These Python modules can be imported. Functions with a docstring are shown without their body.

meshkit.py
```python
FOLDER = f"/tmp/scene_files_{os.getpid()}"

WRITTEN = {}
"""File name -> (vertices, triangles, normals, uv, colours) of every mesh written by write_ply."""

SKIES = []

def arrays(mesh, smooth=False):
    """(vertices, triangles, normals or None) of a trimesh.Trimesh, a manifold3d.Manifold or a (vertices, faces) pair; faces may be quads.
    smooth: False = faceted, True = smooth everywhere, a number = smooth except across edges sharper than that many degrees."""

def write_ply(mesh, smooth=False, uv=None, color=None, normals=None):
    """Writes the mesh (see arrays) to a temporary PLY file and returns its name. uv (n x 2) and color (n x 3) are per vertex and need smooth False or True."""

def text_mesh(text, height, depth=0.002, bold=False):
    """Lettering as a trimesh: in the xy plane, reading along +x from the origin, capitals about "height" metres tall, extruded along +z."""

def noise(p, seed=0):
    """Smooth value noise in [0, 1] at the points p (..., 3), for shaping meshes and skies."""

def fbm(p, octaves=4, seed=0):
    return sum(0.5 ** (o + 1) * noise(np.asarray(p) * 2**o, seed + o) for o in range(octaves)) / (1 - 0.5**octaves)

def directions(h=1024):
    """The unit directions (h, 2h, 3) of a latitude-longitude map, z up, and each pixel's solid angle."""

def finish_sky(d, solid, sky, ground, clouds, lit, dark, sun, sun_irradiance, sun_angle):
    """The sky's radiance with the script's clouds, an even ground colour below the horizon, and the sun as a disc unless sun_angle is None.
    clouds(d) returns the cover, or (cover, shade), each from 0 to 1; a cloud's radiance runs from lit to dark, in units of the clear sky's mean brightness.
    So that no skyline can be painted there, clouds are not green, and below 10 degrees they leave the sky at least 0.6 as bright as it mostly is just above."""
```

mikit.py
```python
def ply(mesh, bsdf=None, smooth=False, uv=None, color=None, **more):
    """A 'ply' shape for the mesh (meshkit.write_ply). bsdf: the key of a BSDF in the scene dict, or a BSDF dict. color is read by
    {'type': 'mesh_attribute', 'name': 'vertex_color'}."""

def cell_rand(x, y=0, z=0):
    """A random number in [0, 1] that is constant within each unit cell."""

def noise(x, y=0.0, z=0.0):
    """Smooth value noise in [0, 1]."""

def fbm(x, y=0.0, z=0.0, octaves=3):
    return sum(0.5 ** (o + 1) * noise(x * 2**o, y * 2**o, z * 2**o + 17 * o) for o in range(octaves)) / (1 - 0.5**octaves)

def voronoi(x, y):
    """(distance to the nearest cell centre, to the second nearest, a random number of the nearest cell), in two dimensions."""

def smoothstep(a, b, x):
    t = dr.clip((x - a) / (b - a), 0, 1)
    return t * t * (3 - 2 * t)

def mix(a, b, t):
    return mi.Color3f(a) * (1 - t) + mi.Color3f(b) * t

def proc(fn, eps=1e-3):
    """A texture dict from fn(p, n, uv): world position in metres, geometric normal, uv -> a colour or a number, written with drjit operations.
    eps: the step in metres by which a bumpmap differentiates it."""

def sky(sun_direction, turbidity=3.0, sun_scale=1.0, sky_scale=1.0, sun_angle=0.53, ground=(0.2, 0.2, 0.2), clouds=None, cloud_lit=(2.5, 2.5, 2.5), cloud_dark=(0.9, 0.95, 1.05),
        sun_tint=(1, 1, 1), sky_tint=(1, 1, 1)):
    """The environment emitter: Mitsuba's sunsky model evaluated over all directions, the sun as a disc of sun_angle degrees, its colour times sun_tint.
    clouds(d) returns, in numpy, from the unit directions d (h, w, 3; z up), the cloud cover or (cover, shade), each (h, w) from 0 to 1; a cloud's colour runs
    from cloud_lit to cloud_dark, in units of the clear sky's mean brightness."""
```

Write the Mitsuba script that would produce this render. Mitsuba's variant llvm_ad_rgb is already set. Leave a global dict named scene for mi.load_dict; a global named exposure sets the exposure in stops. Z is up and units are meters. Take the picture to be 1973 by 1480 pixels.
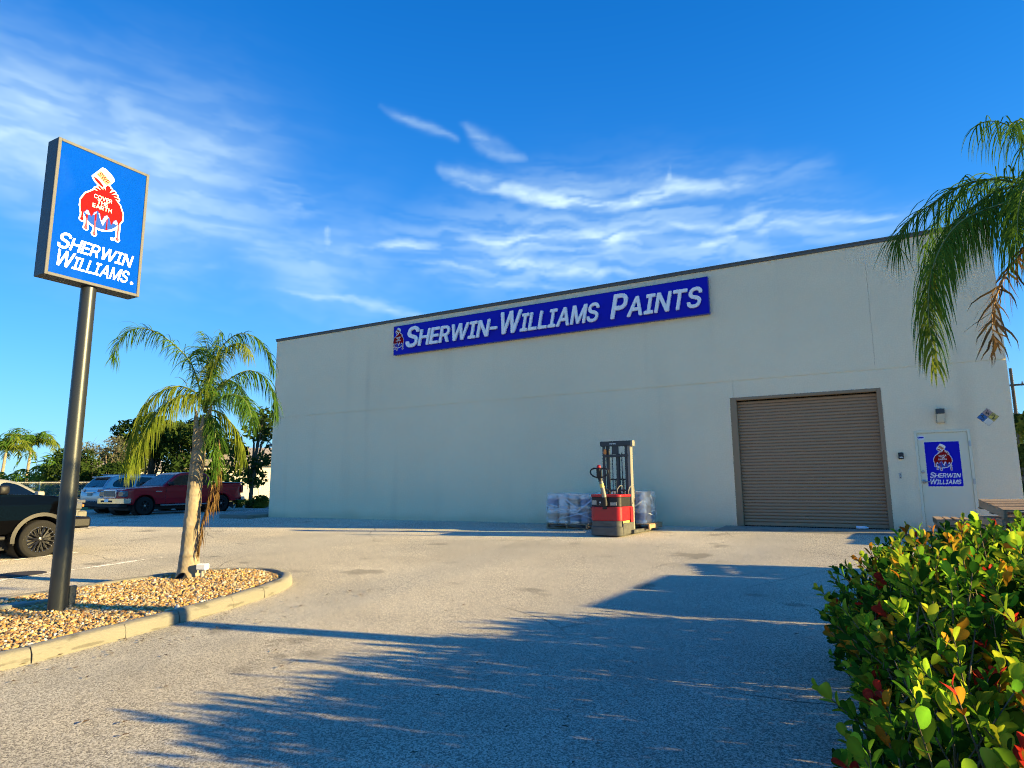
import math, random
import numpy as np
import trimesh
import manifold3d as m3
import drjit as dr
import mitsuba as mi
import mikit, meshkit
from shapely.geometry import Polygon, MultiPolygon, LineString, Point, box as sbox
from shapely import affinity
from shapely.ops import unary_union

scene = {'type': 'scene'}
labels = {}
T = mi.ScalarTransform4f
rng = np.random.default_rng(11)

# ------------------------------------------------------------------ camera, light, exposure
YAW, PITCH, ROLL = 0.5147, 0.1539, -0.0071
EYE = np.array([0.0, -16.687, 1.1177])
_f = np.array([-math.sin(YAW) * math.cos(PITCH), math.cos(YAW) * math.cos(PITCH), math.sin(PITCH)])
_r = np.cross(_f, [0, 0, 1]); _r /= np.linalg.norm(_r)
_u = np.cross(_r, _f)
_up = -math.sin(ROLL) * _r + math.cos(ROLL) * _u
scene['camera'] = {'type': 'perspective', 'fov_axis': 'x', 'fov': math.degrees(2 * math.atan(986.5 / 1227.8)),
                   'near_clip': 0.05, 'far_clip': 3000.0,
                   'to_world': T().look_at(origin=EYE.tolist(), target=(EYE + _f).tolist(), up=_up.tolist())}
SUN_AZ, SUN_EL = math.radians(10.5), math.radians(14.0)
SUN = [math.cos(SUN_AZ) * math.cos(SUN_EL), math.sin(SUN_AZ) * math.cos(SUN_EL), math.sin(SUN_EL)]
exposure = 3.2


def clouds(d):
    az = np.degrees(np.arctan2(-d[..., 0], d[..., 1]))
    el = np.degrees(np.arcsin(np.clip(d[..., 2], -1, 1)))
    n1 = meshkit.fbm(d * 9.0, 4, 3) - .5
    n2 = meshkit.fbm(d * 9.0 + 31.7, 4, 9) - .5
    n3 = meshkit.fbm(d * 34.0, 4, 13) - .5
    n4 = meshkit.fbm(d * 34.0 + 9.1, 4, 17) - .5
    wa, we = az + n1 * 4.0 + n3 * 1.3, el + n2 * 1.3 + n4 * .75
    fib = meshkit.fbm(np.stack([wa / 3.6 + n2 * 3, we / .62 + n1 * 4, we * 0], -1), 4, 5)      # fibres drawn out along the wind
    soft = meshkit.fbm(d * 5.0 + 7.0, 5, 21)

    def streak(pts, width, strength, below=1.0):
        best = np.zeros_like(az)
        n = len(pts) - 1
        for k in range(n):
            (a0, e0), (a1, e1) = pts[k], pts[k + 1]
            da, de = (a1 - a0) * .93, e1 - e0
            px, py = (wa - a0) * .93, we - e0
            t = np.clip((px * da + py * de) / (da * da + de * de), 0, 1)
            qx, qy = px - t * da, py - t * de
            s = (k + t) / n
            w = width * (.45 + .9 * np.sin(np.pi * np.clip(s * .9 + .05, 0, 1)))
            qy = np.where(qy < 0, qy / below, qy)
            best = np.maximum(best, np.exp(-(qx * qx + qy * qy) / (w * w)) * np.sqrt(np.sin(np.pi * np.clip(s * .92 + .04, 0, 1))))
        return best * strength
    c = np.zeros_like(az)
    tex = np.clip((fib - .33) * 3.2, 0, 1.25)
    for pts, w, s in [([(36, 27.0), (28.7, 25.3), (20, 24.0), (15, 24.8), (7, 24.9)], .85, 1.0),
                      ([(15.6, 24.0), (15.2, 26.6)], .45, .55),
                      ([(34, 26.6), (20, 25.0), (2, 24.6)], 2.0, .30),
                      ([(43, 20.3), (38.5, 20.9), (34.6, 21.5)], .55, .75),
                      ([(35.5, 21.8), (30, 21.3), (23.8, 21.6), (12, 20.6), (0, 19.4)], .75, 1.0),
                      ([(16, 22.6), (11, 21.6), (3, 20.8), (-3, 20.2)], .6, .75),
                      ([(38, 19.6), (30, 19.6), (23, 18.6), (17, 18.2)], .65, .85),
                      ([(34, 18.0), (26, 17.4), (19, 16.6)], .6, .45),
                      ([(50, 16.3), (44, 16.0), (39, 15.1), (36, 14.0)], .5, .62),
                      ([(42, 31.8), (38.6, 30.6), (35.2, 29.6)], .45, .32),
                      ([(34.2, 30.9), (32.2, 29.2), (29.0, 28.4)], .6, .30),
                      ([(45.9, 22.0), (45.9, 19.8)], .42, .55),
                      ([(42, 21), (20, 20.8), (-3, 19.5)], 4.2, .46)]:
        c = np.maximum(c, streak(pts, w * .82, s * .92, 1.0) * (.34 + .66 * tex))
    veil = streak([(84, 25), (70, 25), (58, 22.5), (47, 19.5), (38, 18.5)], 4.6, .62) * (.25 + 1.1 * np.clip((soft - .3) * 2.0, 0, 1)) * (.7 + .45 * tex)
    veil2 = streak([(62, 28), (54, 25), (46, 22)], 2.2, .22) * (.3 + tex)
    c = np.maximum(c, np.maximum(veil, veil2))
    # the rest of the sky carries the same thin cirrus
    rest = np.clip((soft - .56) * 2.4, 0, 1) * tex * .5 * np.clip((np.abs(az - 28) - 48) / 15, 0, 1) * np.clip((el - 4) / 8, 0, 1) * np.clip((60 - el) / 20, 0, 1)
    c = np.maximum(c, rest)
    haze = .66 * np.exp(-np.clip(el, 0, 90) / 8.5)          # pale air low over the horizon, all round
    return np.clip(1 - (1 - c) * (1 - haze), 0, .95)


scene['sky'] = mikit.sky(SUN, turbidity=2.6, sun_scale=1.3, sky_scale=1.0, sun_tint=(1.02, 1.12, 1.03), sky_tint=(.02, .555, 1.26),
                         clouds=clouds, cloud_lit=(2.2, 2.9, 3.1), cloud_dark=(1.0, 1.2, 1.5), ground=(.12, .11, .09))

# ------------------------------------------------------------------ helpers


def numbered(key):
    if key not in _used:
        _used.add(key); return key
    n = _count.get(key, 1)
    while True:
        k = f'{key}_{n:03d}'
        n += 1
        if k not in _used:
            _count[key] = n; _used.add(k); return k


_used, _count = set(), {}


def thing(name, label, cat, group=None, kind=None):
    k = numbered(name)
    labels[k] = {'label': label, 'category': cat}
    if group: labels[k]['group'] = group
    if kind: labels[k]['kind'] = kind
    return k


def put(parent, name, mesh, mat, smooth=False, label=None, kind=None, **more):
    """A part under its holder; with parent None a top-level mesh."""
    k = numbered(f'{parent}__{name}' if parent else name)
    scene[k] = mikit.ply(mesh, mat, smooth, **more)
    if label or kind:
        labels[k] = {}
        if label: labels[k]['label'] = label
        if kind: labels[k]['kind'] = kind
    return k


def place(parent, name, shape, M, mat=None, label=None):
    k = numbered(f'{parent}__{name}')
    d = {**shape, 'to_world': T(M.tolist())}
    if mat: d['bsdf'] = {'type': 'ref', 'id': mat}
    scene[k] = d
    if label: labels[k] = {'label': label}
    return k


def single(name, mesh, mat, label, cat, smooth=False, group=None, kind=None):
    k = thing(name, label, cat, group, kind)
    scene[k] = mikit.ply(mesh, mat, smooth)
    return k


def struct(name, mesh, mat, smooth=False, label=None):
    k = numbered(name)
    scene[k] = mikit.ply(mesh, mat, smooth)
    labels[k] = {'kind': 'structure'}
    if label: labels[k]['label'] = label
    return k


def tm(v, f):
    return trimesh.Trimesh(np.asarray(v, float), np.asarray(f, int), process=False)


def join(*ms):
    ms = [m for m in (ms[0] if len(ms) == 1 and isinstance(ms[0], list) else ms)]
    return trimesh.util.concatenate(ms)


def from_m3(m):
    q = m.to_mesh()
    return tm(q.vert_properties[:, :3], q.tri_verts)


def to_m3(m):
    return m3.Manifold(m3.Mesh(np.asarray(m.vertices, np.float32), np.asarray(m.faces, np.uint32)))


def bx(x0, x1, y0, y1, z0, z1, b=0.0):
    if b <= 0:
        m = trimesh.creation.box([x1 - x0, y1 - y0, z1 - z0])
        m.apply_translation([(x0 + x1) / 2, (y0 + y1) / 2, (z0 + z1) / 2])
        return m
    p = []
    for x in (0, 1):
        for y in (0, 1):
            for z in (0, 1):
                c = np.array([(x0, x1)[x], (y0, y1)[y], (z0, z1)[z]])
                s = np.array([1 - 2 * x, 1 - 2 * y, 1 - 2 * z]) * b
                for k in range(3):
                    q = c + s; q[k] = c[k]; p.append(q)
    return from_m3(m3.Manifold.hull_points(np.array(p, np.float32)))


def mat4(R=None, t=(0, 0, 0)):
    M = np.eye(4)
    if R is not None: M[:3, :3] = R
    M[:3, 3] = t
    return M


def rotz(a):
    c, s = math.cos(a), math.sin(a)
    return np.array([[c, -s, 0], [s, c, 0], [0, 0, 1.0]])


def roty(a):
    c, s = math.cos(a), math.sin(a)
    return np.array([[c, 0, s], [0, 1, 0], [-s, 0, c]])


def rotx(a):
    c, s = math.cos(a), math.sin(a)
    return np.array([[1, 0, 0], [0, c, -s], [0, s, c]])


def moved(m, t=(0, 0, 0), R=None):
    m = m.copy(); m.apply_transform(mat4(R, t)); return m


def tube(pts, rad, sides=10, caps=True):
    p = np.asarray(pts, float)
    n = len(p)
    rad = np.broadcast_to(np.asarray(rad, float), (n,))
    t = np.gradient(p, axis=0); t /= np.linalg.norm(t, axis=1, keepdims=True) + 1e-12
    a = np.cross(t[0], [0, 0, 1.0] if abs(t[0][2]) < .9 else [1.0, 0, 0]); a /= np.linalg.norm(a)
    V = []
    for i in range(n):
        a = a - t[i] * (a @ t[i]); a /= np.linalg.norm(a)
        b = np.cross(t[i], a)
        ang = np.arange(sides) * 2 * np.pi / sides
        V.append(p[i] + rad[i] * (np.cos(ang)[:, None] * a + np.sin(ang)[:, None] * b))
    V = np.vstack(V)
    F = []
    for i in range(n - 1):
        for j in range(sides):
            k = (j + 1) % sides
            F += [[i * sides + j, i * sides + k, (i + 1) * sides + k], [i * sides + j, (i + 1) * sides + k, (i + 1) * sides + j]]
    if caps:
        V = np.vstack([V, p[:1], p[-1:]])
        c0, c1 = n * sides, n * sides + 1
        for j in range(sides):
            k = (j + 1) % sides
            F += [[c0, k, j], [c1, (n - 1) * sides + j, (n - 1) * sides + k]]
    return tm(V, F)


def spline(pts, n):
    from scipy.interpolate import CubicSpline, interp1d
    p = np.asarray(pts, float)
    s = np.r_[0, np.cumsum(np.linalg.norm(np.diff(p, axis=0), axis=1))]
    f = CubicSpline(s, p) if len(p) > 2 else interp1d(s, p, axis=0)
    return f(np.linspace(0, s[-1], n))


def lathe(prof, n=24, axis='z'):
    prof = np.asarray(prof, float)
    ang = np.arange(n) * 2 * np.pi / n
    V = np.stack([np.outer(np.cos(ang), prof[:, 0]), np.outer(np.sin(ang), prof[:, 0]), np.tile(prof[:, 1], (n, 1))], -1).reshape(-1, 3)
    k = len(prof); F = []
    for i in range(n):
        j = (i + 1) % n
        for q in range(k - 1):
            F += [[i * k + q, j * k + q, j * k + q + 1], [i * k + q, j * k + q + 1, i * k + q + 1]]
    m = tm(V, F)
    if axis == 'y': m.apply_transform(mat4(rotx(math.pi / 2)))
    if axis == 'x': m.apply_transform(mat4(roty(math.pi / 2)))
    return m


def ext(poly, h):
    gs = getattr(poly, 'geoms', [poly])
    gs = [g for g in gs if g.area > 1e-7]
    return join([trimesh.creation.extrude_polygon(g, h, engine='earcut') for g in gs])


def to_wall(m, x0=0, z0=0, y=0):
    """xy art seen from -y: x stays, y becomes z, extrusion points to -y."""
    m = m.copy()
    m.apply_transform(np.array([[1, 0, 0, x0], [0, 0, -1, y], [0, 1, 0, z0], [0, 0, 0, 1.0]]))
    return m


# ------------------------------------------------------------------ materials
def M(name, **k):
    scene[name] = {'type': 'twosided', 'bsdf': k} if k.get('type') not in ('dielectric', 'thindielectric', 'principledthin') else k
    return name


def rgb(*c):
    return {'type': 'rgb', 'value': list(c)}


def plain(name, c, rough=.6, metal=0.0, spec=.5, cc=0.0, **k):
    d = dict(type='principled', base_color=c if isinstance(c, dict) else rgb(*c), roughness=rough, metallic=metal, specular=spec, **k)
    if cc: d['clearcoat'] = cc; d['clearcoat_gloss'] = .95
    return M(name, **d)


fbm, noise, voronoi, smoothstep, mix = mikit.fbm, mikit.noise, mikit.voronoi, mikit.smoothstep, mikit.mix


def asphalt_col(p, n, uv):
    _, _, r = voronoi(p.x * 92, p.y * 92)
    _, _, r2 = voronoi(p.x * 150 + 3, p.y * 150)
    a = r * .62 + r2 * .38
    c = mix((.15, .138, .112), (.50, .465, .375), smoothstep(.08, .95, a))
    big = fbm(p.x * .22, p.y * .35, 3.1, 4)
    mid = fbm(p.x * 1.7, p.y * 2.3, 8.2, 3)
    c = c * (.56 + .62 * big + .30 * mid)
    # drive-lane wear: paler, drawn along y
    lane = smoothstep(.45, .7, fbm(p.x * .5, p.y * .09, 1.0, 3))
    c = mix(c, c * mi.Color3f(1.12, 1.09, 1.04), lane)
    # oil drops and old stains
    st = smoothstep(.71, .80, fbm(p.x * 1.1 + 20, p.y * 1.3, 5.0, 4))
    c = c * (1 - .38 * st)
    # hairline cracks
    wx, wy = p.x + .5 * fbm(p.x * .8, p.y * .8, 2., 3), p.y + .5 * fbm(p.x * .8, p.y * .8, 9., 3)
    d1, d2, _ = voronoi(wx * .23 + 4.3, wy * .16)
    cr = (1 - smoothstep(.0, .006, d2 - d1)) * smoothstep(.40, .52, fbm(p.x * .3, p.y * .3, 6., 2))
    return c * (1 - .72 * cr)


def asphalt_h(p, n, uv):
    d, _, r = voronoi(p.x * 92, p.y * 92)
    return r * .55 + (1 - d) * .4 + .8 * noise(p.x * 11, p.y * 11)


M('asphalt_mat', type='bumpmap', nested=mikit.proc(asphalt_h, 2e-3), scale=.0018,
  bsdf=dict(type='principled', base_color=mikit.proc(asphalt_col), roughness=.86, specular=.35))


def stucco_col(p, n, uv):
    b = fbm(p.x * .35, p.z * .5, p.y * .4, 4)
    s = noise(p.x * 90, p.z * 90, p.y * 90)
    streak = smoothstep(.52, .8, fbm(p.x * 2.3, p.z * .16, p.y * 2., 3)) * smoothstep(.2, .9, fbm(p.x * .5, p.z * .4, 4., 2))
    c = mi.Color3f(.88, .755, .515) * (.88 + .12 * b + .12 * s)
    c = c * (1 - .11 * streak)
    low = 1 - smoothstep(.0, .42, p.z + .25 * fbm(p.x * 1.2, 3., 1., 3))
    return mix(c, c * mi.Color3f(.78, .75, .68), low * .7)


def stucco_h(p, n, uv):
    return fbm(p.x * 45, p.z * 45, p.y * 45, 3) + .35 * noise(p.x * 140, p.z * 140, p.y * 140)


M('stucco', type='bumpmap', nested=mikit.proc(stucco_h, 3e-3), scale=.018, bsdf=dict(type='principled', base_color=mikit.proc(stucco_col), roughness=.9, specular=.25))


def conc_col(p, n, uv):
    b = fbm(p.x * 1.4, p.y * 1.4, p.z * 3, 4)
    s = noise(p.x * 120, p.y * 120, p.z * 120)
    c = mix((.145, .138, .112), (.26, .247, .20), .25 + .5 * b + .3 * (s - .5))
    st = smoothstep(.62, .74, fbm(p.x * 5, p.y * 5, p.z * 22, 3))
    return c * (1 - .35 * st)


def conc_h(p, n, uv):
    return fbm(p.x * 60, p.y * 60, p.z * 60, 3)


M('concrete', type='bumpmap', nested=mikit.proc(conc_h, 2e-3), scale=.004, bsdf=dict(type='principled', base_color=mikit.proc(conc_col), roughness=.88, specular=.3))


def wood_col(p, n, uv):
    g = fbm(p.x * 14, p.y * 3, p.z * 60, 3)
    v = mikit.cell_rand(p.x * 9.1, p.z * 6.6)
    return mix((.20, .125, .065), (.40, .28, .17), .25 + .5 * g + .25 * v)


M('pallet_wood', type='principled', base_color=mikit.proc(wood_col), roughness=.8, specular=.3)
plain('coping_metal', (.10, .10, .088), .6, 0)
plain('bronze_frame', (.27, .185, .105), .7, .0)
plain('slat_metal', (.33, .22, .13), .7, .0)
plain('dark_gap', (.012, .012, .012), .9)
plain('door_paint', (.66, .65, .48), .5)
plain('steel', (.42, .42, .42), .35, .9)
plain('chrome', (.75, .75, .75), .12, 1.0)
plain('black_plastic', (.007, .007, .008), .55)
plain('black_metal', (.022, .028, .03), .4, .2)
plain('rubber', (.012, .0115, .011), .9)
plain('white_paint', (.80, .79, .75), .5)
plain('worn_white', (.36, .34, .28), .8)
plain('sign_blue', (.005, .008, .42), .5, 0, .15)
plain('letter_white', (.88, .89, .88), .45)

# ------------------------------------------------------------------ setting: ground
def gz(x, y):
    x, y = np.asarray(x, float), np.asarray(y, float)
    return .025 * np.clip(y, -30, 0) + .005 * (np.clip(x, -40, -3) + 3)


def sheet(xs, ys, dz=0.0, bump=0.0, f=None):
    X, Y = np.meshgrid(xs, ys, indexing='ij')
    Z = gz(X, Y) + dz
    if bump:
        P = np.stack([X * .45, Y * .45, X * 0], -1)
        Z = Z + bump * (meshkit.fbm(P, 3, 4) - .5)
    V = np.stack([X, Y, Z], -1).reshape(-1, 3)
    n, m = X.shape
    i, j = np.meshgrid(np.arange(n - 1), np.arange(m - 1), indexing='ij')
    a = (i * m + j).ravel()
    F = np.vstack([np.stack([a, a + m, a + m + 1], 1), np.stack([a, a + m + 1, a + 1], 1)])
    return tm(V, F)


def dense(lo, a, b, hi, fine, coarse=30):
    return np.unique(np.r_[np.linspace(lo, a, coarse), np.arange(a, b, fine), np.linspace(b, hi, coarse)])


struct('asphalt_ground', sheet(dense(-900, -46, 10, 900, .5), dense(-900, -24, 6, 900, .5), 0, .02), 'asphalt_mat', True)


def grass_col(p, n, uv):
    return mix((.05, .075, .02), (.16, .17, .06), fbm(p.x * .7, p.y * .7, 2., 4)) * (.7 + .6 * noise(p.x * 9, p.y * 9))


M('grass_mat', type='principled', base_color=mikit.proc(grass_col), roughness=.95, specular=.1)
struct('verge_ground', sheet(np.linspace(-600, -37.5, 60), np.linspace(-300, 500, 80), .03), 'grass_mat', True)
struct('verge_ground', sheet(np.linspace(9, 500, 40), np.linspace(-300, 500, 60), .03), 'grass_mat', True)


def strip(pts, w, dz, mat, name, kind='structure'):
    """A painted stripe: a thin sheet following the ground."""
    pts = np.asarray(pts, float)
    V, F = [], []
    n = max(2, int(np.linalg.norm(pts[1] - pts[0]) / .25))
    d = (pts[1] - pts[0]) / np.linalg.norm(pts[1] - pts[0]); s = np.array([-d[1], d[0]]) * w / 2
    for k in range(n + 1):
        c = pts[0] + (pts[1] - pts[0]) * k / n
        for q in (c - s, c + s):
            bumpz = .02 * (meshkit.fbm(np.array([[q[0] * .45, q[1] * .45, 0]]), 3, 4)[0] - .5)
            V.append([q[0], q[1], float(gz(*q)) + bumpz + dz])
    for k in range(n):
        F += [[2 * k, 2 * k + 2, 2 * k + 1], [2 * k + 1, 2 * k + 2, 2 * k + 3]]
    m = tm(V, F)
    m.invert() if m.face_normals[:, 2].mean() < 0 else None
    return struct(name, m, mat)


def line_col(p, n, uv):
    w = smoothstep(.38, .62, fbm(p.x * 6, p.y * 6, 1., 4) + .25 * noise(p.x * 60, p.y * 60) - .1)
    return mix((.34, .31, .25), (.80, .78, .70), w)


M('line_paint', type='principled', base_color=mikit.proc(line_col), roughness=.8)
plain('blue_paint', (.02, .07, .38), .6)
for k, x in enumerate((-11.95, -14.7, -17.45, -20.2)):
    strip([(x, -13.2), (x - .35, -8.9)], .12, .006, 'line_paint', 'parking_line')
for x in (-26.0, -28.9, -31.8):
    strip([(x, -.2), (x, 5.0)], .10, .006, 'line_paint', 'parking_line')
strip([(-25.6, 5.3), (-20.3, 5.3)], .45, .008, 'blue_paint', 'accessible_bay_line')
strip([(-28.2, 5.3), (-25.7, 5.3)], .14, .008, 'line_paint', 'parking_line')

# walkway along the far side of the store, with a kerb face
walk = bx(-21.6, -20.02, -.9, 14, -.4, .03, .02)
struct('walkway', walk, 'concrete')
# apron of the roller door: a slab that slopes to the asphalt
ap = np.array([[-3.35, -.02, .035], [.42, -.02, .035], [.42, -.32, .03], [-3.35, -.32, .03], [.52, -.95, -.03], [-3.5, -.95, -.03], [-3.35, -.02, -.3], [.42, -.02, -.3], [.52, -.95, -.3], [-3.5, -.95, -.3]])
struct('door_apron', from_m3(m3.Manifold.hull_points(ap.astype(np.float32))), 'concrete')

# manhole-like cover in the parking bay
mh = lathe([(0, 0), (.28, 0), (.30, .006), (.33, .006), (.34, -.02)], 28)
plain('iron', (.05, .045, .04), .7, .3)
single('drain_cover', moved(mh, (-12.45, -11.2, float(gz(-12.45, -11.2)) + .012)), 'iron', 'round dark iron cover set in the asphalt between the parking lines', 'manhole cover', 30)

# ------------------------------------------------------------------ planting island: kerb segments, gravel, soil
isl = [(-6.18, -19.0), (-6.22, -15.5), (-6.33, -13.8), (-6.55, -12.2), (-6.83, -11.0), (-7.12, -10.35), (-7.55, -9.92), (-8.05, -9.77), (-8.6, -9.86), (-9.05, -10.2), (-9.32, -10.8), (-9.42, -11.6), (-9.42, -13.5), (-9.40, -16.0), (-9.38, -19.0)]
c_isl = spline(isl, 261)
KW, KH = .155, .135
tan = np.gradient(c_isl, axis=0); tan /= np.linalg.norm(tan, axis=1, keepdims=True)
nin = np.stack([-tan[:, 1], tan[:, 0]], 1)            # the outline runs counter-clockwise on the right side: left normal points in
if Polygon(c_isl).contains(Point(*(c_isl[60] + nin[60] * .05))) is False: nin = -nin
prof = [(0.0, -.08), (0.0, .0), (.004, .075), (.022, KH - .022), (.045, KH), (KW - .03, KH), (KW, KH - .03), (KW, -.08)]
arc = np.r_[0, np.cumsum(np.linalg.norm(np.diff(c_isl, axis=0), axis=1))]


def kerb_seg(s0, s1, seed):
    n = max(4, int((s1 - s0) / .08))
    s = np.linspace(s0, s1, n + 1)
    V = []
    for k, q in enumerate(s):
        p = np.array([np.interp(q, arc, c_isl[:, 0]), np.interp(q, arc, c_isl[:, 1])])
        nn = np.array([np.interp(q, arc, nin[:, 0]), np.interp(q, arc, nin[:, 1])])
        z = float(gz(*p))
        e = .006 if k in (0, n) else 0
        for a, (o, h) in enumerate(prof):
            w = meshkit.noise(np.array([[q * 4 + seed, a * 1.7, 0]]), 2)[0] - .5
            V.append([*(p + nn * (o + w * .012 + (e if a < 4 else 0))), z + h + w * .010 * (h > .05) - (e if h > .05 else 0)])
    m, F = len(prof), []
    for k in range(n):
        for a in range(m - 1):
            i = k * m + a
            F += [[i, i + 1, i + m], [i + 1, i + m + 1, i + m]]
    for a in range(1, m - 1):
        F += [[0, a + 1, a], [n * m, n * m + a, n * m + a + 1]]
    t = tm(V, F)
    return t


kerb = numbered('kerb')
labels[kerb] = {'kind': 'structure', 'label': 'pale concrete kerb round the gravel island'}
cuts = [0, 2.6, 3.98, 4.62, 5.25, 6.1, 6.72, 7.5, 8.1, 9.45, 10.3, 11.1, 11.9, 12.8, 13.9, 15.2, 16.6, 18.0, arc[-1]]
for k in range(len(cuts) - 1):
    if cuts[k + 1] <= arc[-1] + 1e-6 and cuts[k] < arc[-1]:
        put(kerb, 'segment', kerb_seg(cuts[k] + (.006, .002)[k % 2], min(cuts[k + 1], arc[-1]) - (.003, .006)[k % 2], k * 9.1), 'concrete', 50)
inner = Polygon(c_isl).buffer(-KW + .02)


def soil_col(p, n, uv):
    return mix((.07, .045, .025), (.16, .11, .06), fbm(p.x * 30, p.y * 30, 1., 3))


M('soil_mat', type='principled', base_color=mikit.proc(soil_col), roughness=.95)


def fill_z(x, y):
    x = np.asarray(x, float); y = np.asarray(y, float)
    return gz(x, y) + .095 + .05 * (meshkit.fbm(np.stack([x * .9, y * .9, x * 0], -1), 3, 8) - .45)


sx, sy = np.linspace(-9.5, -6.1, 60), np.linspace(-19, -9.7, 120)
V = np.array([[x, y, fill_z(x, y) - .012] for x in sx for y in sy]); keep = np.array([inner.contains(Point(x, y)) for x in sx for y in sy])
n2 = len(sy); F = []
for i in range(len(sx) - 1):
    for j in range(n2 - 1):
        q = [i * n2 + j, (i + 1) * n2 + j, (i + 1) * n2 + j + 1, i * n2 + j + 1]
        if keep[q].any(): F += [[q[0], q[1], q[2]], [q[0], q[2], q[3]]]
Z = np.where(keep, V[:, 2], V[:, 2] - .03)
struct('island_soil', tm(np.c_[V[:, :2], Z], F), 'soil_mat', True)

# river gravel: every stone a small rounded lump (nobody could count it)
stone_forms = []
for k in range(10):
    s = trimesh.creation.icosphere(0)
    v = s.vertices * (1 + .5 * (meshkit.noise(s.vertices * 1.3 + k * 7, k)[:, None] - .5))
    stone_forms.append((v, s.faces))
tones = [((.42, .25, .07), .30), ((.44, .33, .17), .24), ((.50, .42, .27), .14), ((.30, .15, .05), .16), ((.18, .11, .06), .10), ((.60, .57, .50), .035)]
gravel = thing('gravel', 'loose golden brown and cream river gravel filling the kerbed island', 'gravel', kind='stuff')
buckets = {k: ([], [], 0) for k in range(len(tones))}
acc = {k: [[], [], 0] for k in range(len(tones))}
gr = np.random.default_rng(5)
probs = np.array([t[1] for t in tones]); probs /= probs.sum()
made = 0
while made < 27000:
    x, y = gr.uniform(-9.4, -6.1), -9.75 - 6.3 * gr.uniform() ** 1.0
    if not inner.contains(Point(x, y)): continue
    made += 1
    v, f = stone_forms[gr.integers(10)]
    r = gr.uniform(.011, .022) * (gr.uniform(1.15, 1.5) if gr.uniform() < .16 else 1)
    A = trimesh.transformations.random_rotation_matrix(gr.uniform(size=3))[:3, :3]
    sc = np.array([1.25, .95, .68]) * r
    w = (v * sc) @ A.T + [x, y, float(fill_z(x, y)) + r * .25 + gr.uniform(0, .012)]
    a = acc[gr.choice(len(tones), p=probs)]
    a[0].append(w); a[1].append(f + a[2]); a[2] += len(w)
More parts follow.
